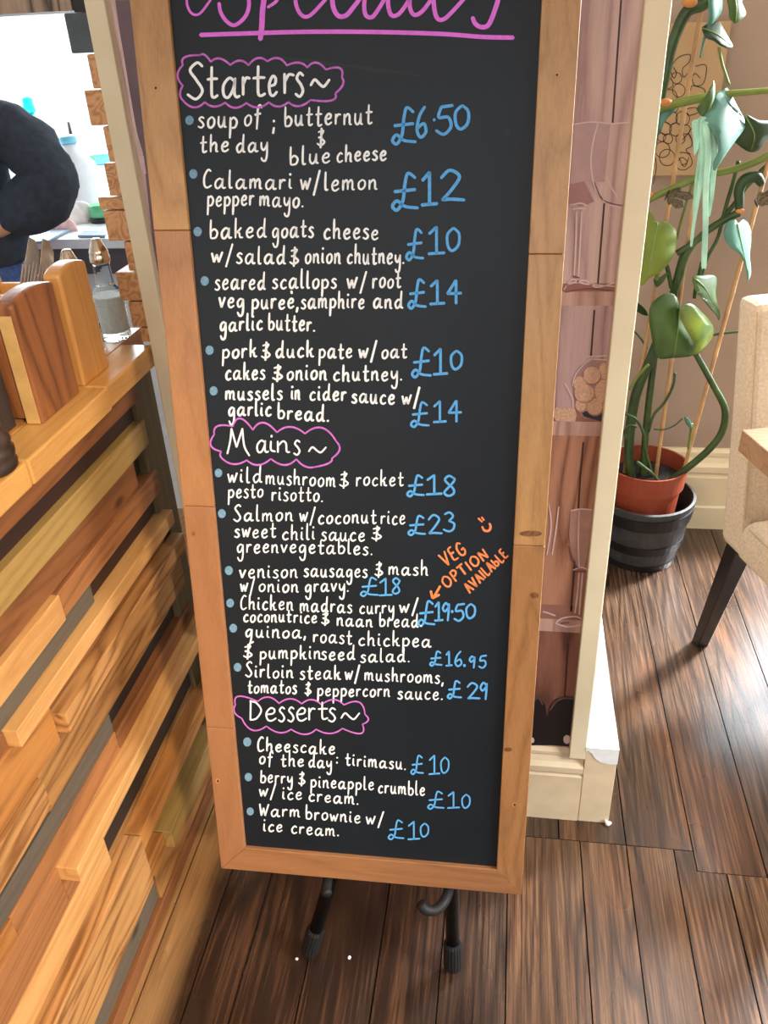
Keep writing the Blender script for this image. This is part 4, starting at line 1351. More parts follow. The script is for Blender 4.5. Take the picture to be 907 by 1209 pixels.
# prices
price([('£', 463.5, 491, 127, 170), ('6', 492.5, 503, 126, 162), ('.', 511, 514.5, 140, 143), ('5', 515, 534.6, 124.5, 158.5), ('0', 538, 553, 124.5, 152.4)], 3.8)
price([('£', 463.5, 493.4, 204.6, 248), ('1', 498, 516.4, 203.4, 242), ('2', 521, 548.4, 201, 236)], 4.0)
price([('£', 480, 500, 270.6, 307), ('1', 506, 525, 268, 299.7), ('0', 528.5, 542, 269, 296)], 3.4)
price([('£', 482.5, 503, 330, 364), ('1', 508, 525, 331, 359), ('4', 528.5, 544.8, 331, 358.4)], 3.4)
price([('£', 486.8, 509, 410.6, 445.3), ('1', 512, 528.5, 412, 442), ('0', 533, 545, 414, 436)], 3.2)
price([('£', 485.4, 506.7, 475, 504), ('1', 512, 527, 473.7, 498.4), ('4', 529.8, 544.8, 473, 498)], 2.8)
price([('£', 481, 501, 561.3, 586), ('1', 503.7, 522, 561, 583.7), ('8', 524.8, 537, 561.8, 585.4)], 2.8)
price([('£', 482.3, 502.5, 609, 631.7), ('2', 506, 522, 608, 629.7), ('3', 523.8, 536.4, 605, 627.3)], 2.6)
price([('£', 426, 446.7, 682, 703.7), ('1', 448, 463, 683, 703), ('8', 463.7, 472, 682.5, 701)], 2.2)
price([('£', 494, 513.4, 709.7, 738.8), ('1', 513.4, 523, 711, 732.8), ('9', 523, 530.4, 712, 732.8), ('.', 532.5, 535.5, 720.5, 723.5), ('5', 536.4, 548.5, 713, 733), ('0', 551, 560.7, 713, 730)], 2.6)
price([('£', 507.8, 522, 769, 786), ('1', 526.7, 534, 769, 786), ('6', 537.6, 545, 769, 786.5), ('.', 547, 550, 784.5, 787), ('9', 554.6, 560.7, 775, 788.6), ('5', 565.5, 574.5, 774, 788.5)], 2.2)
price([('£', 528.7, 545, 804, 824.6), ('2', 552, 566.7, 806.4, 824.6), ('9', 567.5, 575, 806, 825.8)], 2.4)
price([('£', 485.5, 500, 892, 914), ('1', 506.6, 519.4, 892, 914), ('0', 521, 529.6, 894, 912.7)], 2.0)
price([('£', 505.4, 524.3, 934.6, 955), ('1', 528.7, 542.5, 935, 954), ('0', 546, 554.6, 938, 954)], 2.0)
price([('£', 458.8, 477, 968.5, 991), ('1', 481.8, 495.7, 970, 991), ('0', 497, 505.6, 972, 988)], 2.0)

# orange note
for t, x0, y0, x1, y1, xh in (('VEG', 526.5, 669.0, 551.5, 653.0, 8.4), ('OPTION', 527.5, 694.5, 577.5, 657.5, 6.6), ('AVAILABLE', 555, 700, 600.5, 656.5, 6.4)):
    bm = BM()
    word(bm, t, x0, x1, y0, y1, xh, 2.5, next_fn())
    obj('note_lettering', bm, M['orange_pen'], panel)
bm = BM()
fn = next_fn()


def zs(l, ox=500, oy=600, s=7.558):
    return [(ox + a / s, oy + b / s) for a, b in l]


stroke_px(bm, zs([(150, 695), (95, 790)]), 2.8, fn)
stroke_px(bm, zs([(66, 738), (80, 800)]), 2.8, fn)
stroke_px(bm, zs([(80, 802), (142, 772)]), 3.0, fn)
obj('note_arrow', bm, M['orange_pen'], panel)
bm = BM()
fn = next_fn()
stroke_px(bm, zs([(490, 90), (525, 122)]), 2.2, fn)
stroke_px(bm, zs([(520, 80), (542, 108)]), 2.2, fn)
stroke_px(bm, zs([(525, 165), (545, 198), (585, 200), (600, 165), (590, 135)]), 3.0, fn)
obj('note_smiley', bm, M['orange_pen'], panel)
# wiped chalk smears
fn = on_board(PD + 0.0003)
for l in ([(318, 66), (360, 69), (430, 78), (505, 90), (440, 85), (360, 74)], [(596, 470), (600, 490), (606, 515), (602, 498)], [(596, 153), (601, 156), (602, 162), (598, 160)]):
    bm = BM()
    poly(bm, l, fn)
    obj('chalk_smear', bm, M['smudge'], panel)

# ---------------- easel
easel = thing('easel', 'black tubular metal easel with ribbed rubber feet under the menu board', 'easel', (-0.195, 0.95, 0))
LEGC = -TH - 0.0145


def leg_foot(u, v):
    p = at_z(u, v, 0.0)
    return p


fR, fL = at_z(535, 1146, 0.0), at_z(366, 1128, 0.0)
LEGC = min((fR + V3((0, 0, 0.012)) - BO).dot(BN), (fL + V3((0, 0, 0.012)) - BO).dot(BN))
tR = on_board((fR + V3((0, 0, 0.012)) - BO).dot(BN))(534, 1052)
tL = on_board((fL + V3((0, 0, 0.012)) - BO).dot(BN))(391, 1038)


def easel_leg(foot, top_pt, ext):
    foot = foot + V3((0, 0, 0.012))
    d = (top_pt - foot).normalized()
    bm = BM()
    tube(bm, [foot + d * 0.045, foot + d * ext], 0.0125, 20)
    o = obj('leg', bm, M['black_metal'], easel, smooth=True)
    bm = BM()
    n = 36
    prof = [(0.0, 0.0145), (0.006, 0.016), (0.056, 0.016), (0.062, 0.0135)]
    q = V3((0, 0, 1)).rotation_difference(d)
    rings = []
    for s_, r in prof:
        rings.append([bm.verts.new(foot + q @ V3(((r + (0.0011 if k % 2 else 0)) * math.cos(2 * PI * k / n), (r + (0.0011 if k % 2 else 0)) * math.sin(2 * PI * k / n), s_))) for k in range(n)])
    for a, b in zip(rings, rings[1:]):
        for k in range(n):
            bm.faces.new([a[k], a[(k + 1) % n], b[(k + 1) % n], b[k]])
    bm.faces.new(list(reversed(rings[0]))); bm.faces.new(rings[-1])
    obj('rubber_foot', bm, M['rubber'], o)
    return d


dR = easel_leg(fR, tR, 1.15)
dL = easel_leg(fL, tL, 0.62)
# rear prop
bm = BM()
tube(bm, [V3((-0.2, 1.19, 0.012)), B(0.0, 1.12, LEGC - 0.012)], 0.0125, 16)
o = obj('leg', bm, M['black_metal'], easel, smooth=True)
bm = BM()
tube(bm, [fR + V3((0, 0, 0.012)) + dR * 0.8, fL + V3((0, 0, 0.012)) + dL * 0.55], 0.009, 12)
obj('cross_bar', bm, M['black_metal'], easel, smooth=True)
# support hooks under the bottom rail
hz = on_board(LEGC)(531, 1056)
bm = BM()
hb = BB - 0.0135


def A_of(u, v):
    return ab(u, v)[0]


ah = ab(528, 1056)[0]
tube(bm, [B(ah + 0.004, hb, LEGC - 0.002), B(ah + 0.002, hb, -0.014), B(ah - 0.004, hb - 0.003, 0.012), B(ah - 0.018, hb - 0.008, 0.026), B(ah - 0.034, hb - 0.004, 0.030), B(ah - 0.042, hb + 0.006, 0.030)], 0.0088, 16, 6)
obj('support_hook', bm, M['rubber'], easel, smooth=True)
bm = BM()
ak = ab(389, 1046)[0]
tube(bm, [B(ak - 0.006, BB - 0.012, LEGC), B(ak - 0.004, BB - 0.014, 0.004), B(ak, BB - 0.016, 0.020)], 0.0085, 14, 4)
obj('support_hook', bm, M['rubber'], easel, smooth=True)

# crumbs on the floor
for i, (u, v, r) in enumerate(((412.5, 1130.5, 0.0035), (350.5, 1132, 0.003))):
    p = at_z(u, v, r)
    bm = BM()
    ball(bm, p, r, (1, 1, 0.9), 10)
    tag(obj('crumb', bm, M['paper'], base=(p.x, p.y, 0)), ['tiny white crumb on the floor between the easel feet', 'tiny white crumb touching the left easel foot'][i], 'crumb', 'white crumbs on the floor')

# ================================================================== CANVAS with grape drawing on the back wall
canvas = thing('grape_drawing', 'parchment coloured canvas with an ink drawing of grapes on the taupe wall behind the plant', 'wall art', (0.345, 2.479, 1.1))
bm = BM()
box(bm, (0.18, 2.455, 1.103), (0.511, 2.4795, 1.457))
obj('stretched_canvas', bm, M['canvas'], canvas, bevel=0.002)
bm = BM()
fn = lambda u, v: at_y(u, v, 2.4538)


def zz(l, ox=740, oy=0, s=5.431):
    return [(ox + a / s, oy + b / s) for a, b in l]


for a, b, r in ((280, 620, 44), (285, 755, 42), (250, 825, 38), (315, 830, 40), (265, 890, 30), (360, 760, 44), (335, 580, 40), (268, 535, 30), (320, 500, 34), (300, 690, 30), (230, 960, 48), (260, 1010, 50), (225, 880, 26), (380, 830, 28), (345, 890, 30)):
    c = zz([(a, b)])[0]
    q = [(c[0] + r / 5.431 * math.cos(t * PI / 10), c[1] + r / 5.431 * 1.06 * math.sin(t * PI / 10)) for t in range(21)]
    ribbon(bm, q, 0.8, fn, 0, 0, False)
for l in ([(290, 420), (330, 370), (380, 350), (410, 355), (400, 400), (360, 440), (365, 495), (390, 470)], [(300, 430), (320, 470), (300, 500), (280, 440)], [(440, 425), (510, 420), (495, 530), (440, 550), (420, 500), (440, 470), (470, 500)], [(410, 580), (420, 550), (470, 560), (500, 575), (505, 610)], [(380, 700), (440, 690), (460, 720), (400, 740), (385, 720)], [(355, 900), (400, 860), (420, 930), (380, 960), (410, 990)], [(310, 1030), (340, 980), (400, 990), (420, 1050), (370, 1090), (320, 1070), (350, 1010), (390, 1040), (350, 1060)], [(170, 1180), (190, 1080), (185, 1010)], [(330, 1000), (370, 1070), (400, 1010)], [(440, 800), (400, 850), (420, 900)]):
    p = catmull([(a, b, 0) for a, b in zz(l)], 5)
    ribbon(bm, [(q.x, q.y) for q in p], 0.9, fn, 0, 0, False)
obj('ink_drawing', bm, M['ink'], canvas)

# ================================================================== PLANT
PC = V3((0.428, 2.29, 0))
planter = thing('barrel_planter', 'charcoal half barrel planter with black hoops on the floor by the wall', 'planter', tuple(PC))
bm = BM()
lathe(bm, PC, [(0.100, 0.0), (0.108, 0.004), (0.126, 0.09), (0.143, 0.205), (0.146, 0.222), (0.138, 0.224), (0.134, 0.20), (0.112, 0.06), (0.10, 0.03)], 40)
obj('stave_body', bm, M['planter'], planter, smooth=False)
for z0, z1, r0, r1 in ((0.0, 0.022, 0.1085, 0.1128), (0.066, 0.096, 0.1225, 0.1285), (0.160, 0.200, 0.1385, 0.1442)):
    bm = BM()
    lathe(bm, PC, [(r0 - 0.003, z0), (r0 + 0.0015, z0), (r1 + 0.0015, z1), (r1 - 0.003, z1)], 40, cap=False)
    obj('hoop', bm, M['hoop'], planter, smooth=False)
PP = PC + V3((-0.008, -0.005, 0.034))
plant = thing('potted_monstera', 'tall monstera plant in a terracotta pot climbing bamboo canes beside the cream post', 'plant', tuple(PP))
ZR = 0.327
bm = BM()
lathe(bm, PP, [(0.082, 0.0), (0.086, 0.003), (0.104, 0.225), (0.112, 0.228), (0.117, ZR - PP.z - 0.006), (0.119, ZR - PP.z), (0.113, ZR - PP.z), (0.104, 0.232), (0.100, 0.22)], 40)
obj('terracotta_pot', bm, M['terracotta'], plant, smooth=False)
bm = BM()
lathe(bm, PP, [(0.099, 0.20), (0.1055, 0.246), (0.06, 0.256), (0.01, 0.258)], 32)
obj('soil', bm, M['soil'], plant)


def px_r(r, y):
    return r * (y / 0.848) / FPX * 0.95


def path(pts, ys):
    if not isinstance(ys, (list, tuple)):
        ys = [ys] * len(pts)
    return [at_y(u, v, y) for (u, v), y in zip(pts, ys)]


def stem(pts, ys, r, mt='stem', nm='stem'):
    bm = BM()
    P_ = path(pts, ys)
    yy = ys if isinstance(ys, (list, tuple)) else [ys] * len(pts)
    rr = [px_r(q, y) for q, y in zip(r if isinstance(r, (list, tuple)) else [r] * len(pts), yy)]
    tube(bm, P_, rr, 12, 6)
    return obj(nm, bm, M[mt], plant, smooth=True)


YP = 2.28
stem([(838, -12), (832, 4), (813, 12), (801, 33), (792, 60), (788, 82), (778, 130), (770, 180)], 2.27, [4.8, 5.2, 5.2, 5, 4.6, 4, 3.6, 3.4])
stem([(770, 133), (782, 127), (804, 121), (828, 116), (858, 111), (907, 107), (930, 105)], 2.20, [3.8, 3.8, 4, 3.8, 3, 2.6, 2.4], 'stem_light')
stem([(762, 238), (778, 230), (796, 222), (823, 210), (867, 200), (895, 190), (920, 176)], 2.24, 3.2, 'stem_light')
stem([(799, 299), (819, 287), (839, 270), (859, 258), (873, 251)], 2.24, [2.8, 3.4, 3.6, 3.6, 3.8])
stem([(873, 251), (873, 238), (873, 224), (880, 212), (893, 209), (900, 218)], 2.24, [3.6, 4.2, 4.8, 5.2, 5.4, 3], 'leaf_dark', 'curled_new_leaf')
stem([(819, 286), (808, 303), (800, 331), (790, 365), (775, 405), (767, 427), (751, 466), (744, 509), (743, 545), (748, 578)], [2.25, 2.25, 2.26, 2.27, 2.28, 2.28, 2.28, 2.27, 2.26, 2.25], [4.2, 4.6, 4.6, 4.2, 4.4, 5, 5.4, 5.4, 5.6, 5.4])
stem([(776, 400), (770, 445), (765, 486), (761, 530), (758, 580)], [2.30, 2.30, 2.29, 2.28, 2.27], [3, 3.6, 3.8, 3.8, 4.2])
stem([(822, 418), (843, 456), (856, 483), (853, 509), (838, 530), (814, 551), (795, 565), (778, 578)], [2.22, 2.22, 2.22, 2.22, 2.22, 2.23, 2.24, 2.25], [3, 3.4, 3.9, 4, 4, 4, 3.8, 3.8])
stem([(872, 190), (866, 215), (857, 245), (848, 280), (836, 303), (828, 325)], 2.30, 1.9)
stem([(826, 198), (816, 222), (806, 255), (799, 282)], 2.31, 1.2, 'stem_light')
stem([(836, 396), (858, 393), (878, 391)], 2.26, 1.4)
stem([(829, 310), (822, 340), (820, 352)], 2.26, 2.0)
stem([(793, 340), (789, 320), (786, 310)], 2.26, 2.2)
stem([(775, 330), (778, 318), (783, 310)], 2.22, 2.0, 'stem_light')
stem([(766, 430), (752, 446), (744, 460)], 2.22, 1.6, 'stem_light')
stem([(797, 440), (795, 455), (785, 475), (772, 490), (766, 510)], 2.24, 1.5)
stem([(738, 488), (752, 496), (760, 512), (762, 530), (770, 560)], 2.22, 1.6)
stem([(741, 520), (737, 510), (744, 502), (752, 504)], 2.21, 1.2)
stem([(772, 507), (785, 507), (797, 502), (806, 494)], 2.26, 0.8)
stem([(849, 56), (853, 76), (861, 100)], 2.22, 1.3, 'stem_light')
stem([(817, 500), (815, 515), (813, 530)], 2.21, 1.4, 'stem_light')
stem([(748, 390), (757, 400), (764, 412)], 2.30, 1.0)
stem([(752, 545), (762, 553), (771, 560), (779, 570)], 2.20, 2.0)
stem([(907, 195), (896, 205), (880, 222), (868, 240), (850, 262)], 2.30, 2.4)
stem([(843, -6), (840, 20), (832, 45), (827, 68)], 2.215, [1.6, 1.4, 1.2, 0.8], 'leaf_teal', 'hanging_tendril')
for (u, v, r, y) in ((874, 249, 3.0, 2.235), (815, 3, 4.4, 2.25), (786, 121, 4.0, 2.195), (765, 230, 3.6, 2.235)):
    bm = BM()
    ball(bm, at_y(u, v, y), px_r(r, y), (1.5, 1, 0.9), 12)
    obj('stem_node', bm, M['node'], plant, smooth=True)


def cane(p0, p1, y0, y1):
    a, b = at_y(*p0, y0), at_y(*p1, y1)
    bm = BM()
    n = 16
    pts, rr = [], []
    for k in range(n + 1):
        for dt, s in ((-0.004, 1.0), (0.0, 1.18), (0.004, 1.0)):
            t = min(1, max(0, k / n + dt))
            pts.append(a.lerp(b, t)); rr.append(0.0056 * s)
    q = [(p, r) for i, (p, r) in enumerate(zip(pts, rr)) if i == 0 or (p - pts[i - 1]).length > 1e-6]
    tube(bm, [x[0] for x in q], [x[1] for x in q], 10)
    obj('bamboo_cane', bm, M['cane'], plant, smooth=True)


cane((832, -12), (737, 560), 2.29, 2.29)
cane((836, 110), (773, 572), 2.27, 2.27)
cane((912, 175), (803, 572), 2.25, 2.26)


def leaf(pts, y0, mt, dy=(0, 0), cup=0.02, rib=None, zoomo=None):
    """outline in picture measurements, bent into a real blade; dy tilts it in depth"""
    if zoomo:
        ox, oy, s = zoomo
        pts = [(ox + a / s, oy + b / s) for a, b in pts]
        if rib: rib = [(ox + a / s, oy + b / s) for a, b in rib]
    us = [p[0] for p in pts]; vs_ = [p[1] for p in pts]
    uc, vc = (min(us) + max(us)) / 2, (min(vs_) + max(vs_)) / 2
    hw, hh = (max(us) - min(us)) / 2, (max(vs_) - min(vs_)) / 2

    def depth(u, v):
        a, b = (u - uc) / hw, (v - vc) / hh
        return y0 + dy[0] * a + dy[1] * b + cup * (a * a + 0.6 * b * b - 0.6)
    sm = catmull([(a, b, 0) for a, b in pts], 3, True)
    bm = BM()
    vv = [bm.verts.new((p.x, p.y, 0)) for p in sm]
    bm.faces.new(vv)
    bmesh.ops.triangulate(bm, faces=bm.faces[:])
    for _ in range(2):
        bmesh.ops.subdivide_edges(bm, edges=[e for e in bm.edges if e.calc_length() > 3.0], cuts=1)
        bmesh.ops.triangulate(bm, faces=bm.faces[:])
    for v in bm.verts:
        v.co = at_y(v.co.x, v.co.y, depth(v.co.x, v.co.y))
    o = obj('leaf', bm, M[mt] if isinstance(mt, str) else mt, plant, smooth=True, solid=0.0012)
    if rib:
        bm = BM()
        p = catmull([(a, b, 0) for a, b in rib], 4)
        tube(bm, [at_y(q.x, q.y, depth(q.x, q.y) - 0.001) for q in p], [0.0016 * (1 - 0.6 * i / len(p)) for i in range(len(p))], 8)
        obj('midrib', bm, M['rib'], o, smooth=True)
    return o


z6 = (640, 280, 3.397)
z6b = (740, 200, 5.036)
z5 = (740, 0, 5.431)
leaf([(428, 310), (445, 260), (490, 228), (530, 230), (552, 275), (555, 330), (605, 420), (612, 472), (520, 485), (462, 482), (440, 400)], 2.19, 'leaf_mid', (0.02, -0.02), 0.02, [(553, 285), (545, 380), (530, 480)], z6)
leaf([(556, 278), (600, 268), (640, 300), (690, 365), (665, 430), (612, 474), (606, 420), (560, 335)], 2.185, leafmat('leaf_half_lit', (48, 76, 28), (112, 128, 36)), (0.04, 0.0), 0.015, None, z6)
leaf([(120, 250), (145, 262), (185, 315), (230, 308), (285, 350), (297, 420), (270, 530), (200, 610), (130, 650), (95, 690), (60, 640), (70, 400)], 2.20, 'leaf_lime', (0.0, -0.03), 0.02, [(185, 315), (160, 450), (120, 660)], z6b)
leaf([(392, 640), (450, 630), (515, 630), (536, 660), (528, 750), (556, 860), (545, 897), (515, 805), (470, 772), (425, 745), (405, 710)], 2.22, 'leaf_mid', (0.03, -0.02), 0.015, [(400, 645), (470, 710), (540, 860)], z6b)
leaf([(578, 370), (600, 312), (645, 300), (662, 320), (700, 288), (735, 350), (740, 430), (732, 510), (740, 610), (720, 664), (712, 600), (680, 512), (622, 468), (585, 415)], 2.19, 'leaf_teal', (0.02, -0.03), 0.015, [(660, 320), (680, 420), (728, 640)], z6b)
leaf([(490, 745), (540, 695), (572, 610), (610, 582), (648, 562), (632, 605), (645, 655), (690, 712), (755, 765), (760, 815), (700, 900), (640, 985), (565, 1095), (556, 1040), (590, 960), (560, 860)], 2.16, 'leaf_teal', (0.03, -0.04), 0.02, None, z5)
leaf([(418, 785), (455, 765), (490, 750), (496, 860), (470, 930), (432, 1000), (428, 900)], 2.165, 'leaf_pale', (0.0, 0.0), 0.004, None, z5)
for cl_, w0, w1, yy in (([(488, 880), (462, 1050), (442, 1200), (430, 1370)], 15, 7, 2.158), ([(496, 770), (494, 960), (474, 1180), (440, 1370), (416, 1560)], 24, 9, 2.152), ([(510, 800), (524, 980), (508, 1190), (505, 1450), (496, 1700)], 23, 17, 2.148), ([(530, 830), (566, 980), (552, 1160), (546, 1260), (530, 1370)], 25, 9, 2.156)):
    n_ = len(cl_)
    ws = [w0 + (w1 - w0) * i / (n_ - 1) for i in range(n_)]
    leaf([(a - q, b) for (a, b), q in zip(cl_, ws)] + [(cl_[-1][0], cl_[-1][1] + 20)] + [(a + q, b) for (a, b), q in reversed(list(zip(cl_, ws)))], yy, 'leaf_pale', (0.0, 0.006), 0.003, None, z5)
leaf([(760, 735), (840, 770), (907, 775), (990, 800), (960, 850), (900, 890), (850, 960), (790, 975), (720, 932), (690, 890), (755, 820)], 2.23, 'leaf_dark', (0.03, 0.02), 0.02, [(760, 740), (820, 860), (800, 960)], z5)
leaf([(485, 175), (560, 142), (595, 140), (640, 220), (682, 297), (650, 310), (600, 292), (560, 262), (508, 240)], 2.22, 'leaf_dark', (0.02, -0.02), 0.015, [(490, 180), (580, 220), (675, 295)], z5)
leaf([(525, -60), (600, -60), (612, 60), (572, 130), (518, 168), (528, 90)], 2.21, 'leaf_teal', (0.02, 0), 0.012, None, z5)
leaf([(640, -60), (730, -60), (740, 20), (765, 95), (700, 150), (688, 135), (660, 118), (655, 60)], 2.20, 'leaf_mid', (0.01, -0.01), 0.012, [(690, -50), (705, 60), (700, 145)], z5)
leaf([(452, 690), (500, 630), (548, 540), (560, 518), (566, 600), (550, 665), (492, 745), (462, 722)], 2.15, 'leaf_mid', (0.0, -0.01), 0.008, None, z5)
leaf([(225, 720), (290, 690), (325, 685), (300, 720), (245, 780), (215, 860), (205, 800)], 2.21, 'leaf_teal', (0, 0), 0.006, None, z5)
leaf([(0, 780), (60, 790), (110, 830), (125, 870), (70, 850)], 2.26, 'leaf_dark', (0, 0), 0.006, None, z6b)
leaf([(428, 58), (455, 70), (472, 112), (462, 124), (436, 95)], 2.20, 'leaf_teal', (0, 0), 0.004, None, (720, 480, 4.85))
leaf([(160, 650), (200, 640), (245, 610), (225, 660), (180, 700)], 2.24, 'leaf_mid', (0, 0), 0.004, None, z6b)


# butterfly ornaments clipped to the plant
def butterfly(u, v, y, s, rot, label):
    c = at_y(u, v, y)
    t = thing('butterfly_ornament', label, 'butterfly', tuple(c), 'butterfly ornaments on the plant')
    R_ = Matrix.Rotation(rot, 3, 'Y')

    def P(a, b, d=0.0):
        return c + R_ @ V3((a * s, d * s, b * s * 0.62))
    for sg in (1, -1):
        bm = BM()
        up = [(0.02, 0.05), (0.3, 0.42), (0.75, 0.6), (0.95, 0.42), (0.7, 0.1), (0.1, 0.0)]
        lo = [(0.03, -0.02), (0.6, 0.02), (0.75, -0.3), (0.5, -0.55), (0.2, -0.35)]
        for w_ in (up, lo):
            bm.faces.new([bm.verts.new(P(a * (1 if sg > 0 else 0.5), b, -0.25 * a * sg)) for a, b in w_])
        obj('wing', bm, M['butterfly'], t, solid=0.0008)
        bm = BM()
        for w_ in (up[1:5], lo[1:4]):
            tube(bm, [P(a * (1 if sg > 0 else 0.5), b, -0.25 * a * sg) for a, b in w_], 0.0009, 6)
        obj('wing_border', bm, M['butterfly_edge'], t)
    bm = BM()
    tube(bm, [P(0, -0.35), P(0, 0), P(0, 0.3)], [0.0012, 0.0025, 0.0018], 8)
    obj('body', bm, M['butterfly_edge'], t)


butterfly(788, 230, 2.215, 0.062, 0.35, 'dark patterned butterfly ornament on the plant near the cream post')
butterfly(893, 240, 2.2, 0.05, -0.5, 'butterfly ornament on the plant at the right edge above the chair')

# ================================================================== CHAIR
ph = math.radians(18)
CF = V3((math.sin(ph), -math.cos(ph), 0))                    # the way the sitter faces
CR = V3((math.cos(ph), math.sin(ph), 0))
L0 = V3((0.523, 1.80, 0))


def CP(r, f, z):
    return L0 + CR * r + CF * f + V3((0, 0, z))


chair = thing('dining_chair', 'beige upholstered dining chair with black wooden legs beside the table', 'chair', tuple(CP(0.23, 0.22, 0)))
CW, CD = 0.44, 0.43


def rbox(bm, rows):
    """stack of rectangles: (r0, r1, f0, f1, z)"""
    rings = [[bm.verts.new(CP(r0, f0, z)), bm.verts.new(CP(r1, f0, z)), bm.verts.new(CP(r1, f1, z)), bm.verts.new(CP(r0, f1, z))] for r0, r1, f0, f1, z in rows]
    for a, b in zip(rings, rings[1:]):
        for k in range(4):
            bm.faces.new([a[k], a[(k + 1) % 4], b[(k + 1) % 4], b[k]])
    bm.faces.new(list(reversed(rings[0]))); bm.faces.new(rings[-1])


def rl_(z):
    return -0.11 * ((z - 0.37) / 0.6) ** 1.15 if z > 0.37 else 0


bm = BM()
rbox(bm, [(0, CW, 0.0, 0.09, 0.372)] + [(0, CW, rl_(z), rl_(z) + 0.088 - 0.03 * (z - 0.45), z) for z in (0.45, 0.6, 0.75, 0.9, 0.945)])
obj('backrest', bm, M['fabric'], chair, bevel=0.018)
bm = BM()
rbox(bm, [(0.0, CW, 0.075, CD, 0.372), (-0.004, CW + 0.004, 0.075, CD + 0.004, 0.42), (0.0, CW, 0.08, CD, 0.455), (0.02, CW - 0.02, 0.085, CD - 0.02, 0.472)])
obj('seat', bm, M['fabric'], chair, bevel=0.012)
bm = BM()
for r in (0.004, CW - 0.004):
    tube(bm, [CP(r, rl_(z) + 0.092 - 0.03 * (z - 0.45), z) for z in (0.47, 0.6, 0.75, 0.9, 0.93)], 0.0022, 8)
tube(bm, [CP(0.003, 0.10, 0.458), CP(0.003, CD - 0.01, 0.458), CP(CW - 0.003, CD - 0.01, 0.458), CP(CW - 0.003, 0.10, 0.458)], 0.0022, 8)
obj('piping', bm, M['seam'], chair)
for r, f, back in ((0.034, 0.04, True), (CW - 0.034, 0.04, True), (0.034, CD - 0.04, False), (CW - 0.034, CD - 0.04, False)):
    bm = BM()
    fo = -0.085 if back else 0.0
    h0, h1 = 0.023, 0.0155
    fb = f + fo if back else f
    hexa(bm, [CP(r - h1, fb - h1, 0), CP(r + h1, fb - h1, 0), CP(r + h1, fb + h1, 0), CP(r - h1, fb + h1, 0), CP(r - h0, f - h0, 0.372), CP(r + h0, f - h0, 0.372), CP(r + h0, f + h0, 0.372), CP(r - h0, f + h0, 0.372)])
    obj('leg', bm, M['chair_leg'], chair, bevel=0.002)

# ================================================================== TABLE corner
tph = math.radians(15)
TF = V3((math.sin(tph), -math.cos(tph), 0))
TR = V3((math.cos(tph), math.sin(tph), 0))
TC = at_z(876, 507.2, 0.75)
TC = V3((TC.x, TC.y, 0))


def TP(r, f, z):
    return TC + TR * r + TF * f + V3((0, 0, z))


table = thing('dining_table', 'oak dining table with its corner showing in front of the beige chair', 'table', tuple(TP(0.26, 0.34, 0)))
bm = BM()
hexa(bm, [TP(0, 0.6, 0.702), TP(0.5, 0.6, 0.702), TP(0.5, 0, 0.702), TP(0, 0, 0.702), TP(0, 0.6, 0.75), TP(0.5, 0.6, 0.75), TP(0.5, 0, 0.75), TP(0, 0, 0.75)])
obj('tabletop', bm, W['table'], table, bevel=0.002)
bm = BM()
lathe(bm, TP(0.26, 0.34, 0.02), [(0.045, 0), (0.035, 0.03), (0.035, 0.65), (0.1, 0.676), (0.1, 0.682)], 24)
obj('pedestal', bm, M['chair_leg'], table, smooth=False)
bm = BM()
for a in (0, 1, 2, 3):
    d = Matrix.Rotation(a * PI / 2, 3, 'Z') @ TR
    n = Matrix.Rotation(PI / 2, 3, 'Z') @ d
    c = TP(0.26, 0.34, 0)
    hexa(bm, [c + d * 0.02 - n * 0.03, c + d * 0.2 - n * 0.025, c + d * 0.2 + n * 0.025, c + d * 0.02 + n * 0.03, c + d * 0.02 - n * 0.03 + V3((0, 0, 0.05)), c + d * 0.2 - n * 0.025 + V3((0, 0, 0.02)), c + d * 0.2 + n * 0.025 + V3((0, 0, 0.02)), c + d * 0.02 + n * 0.03 + V3((0, 0, 0.05))])
obj('foot', bm, M['chair_leg'], table)

# ================================================================== BEHIND THE BAR
bb = thing('back_bar', 'white worktop with dark shelf edge behind the bar under the bright window', 'worktop', (-1.7, 2.8, 0))
ZB = 0.97
YB = 2.40
bm = BM()
box(bm, (-2.9, YB, ZB - 0.03), (-0.62, 3.58, ZB))
obj('worktop', bm, M['stone'], bb, bevel=0.003)
bm = BM()
box(bm, (-2.9, YB + 0.02, ZB - 0.11), (-0.62, YB + 0.05, ZB - 0.031))
obj('fascia', bm, M['darkedge'], bb)
bm = BM()
box(bm, (-2.9, YB + 0.06, 0), (-0.62, 3.58, ZB - 0.031))
obj('cabinet', bm, M['stone'], bb)


def bar_item(name, label, cat, prof, p, m_, seg=20, parts=()):
    t = thing(name, label, cat, tuple(p))
    bm = BM()
    lathe(bm, p, prof, seg)
    obj('body', bm, m_, t, smooth=True)
    for nm, pr, mm in parts:
        bm = BM()
        lathe(bm, p, pr, seg)
        obj(nm, bm, mm, t, smooth=True)
    return t


def onb(u, v):
    return at_z(u, v, ZB)


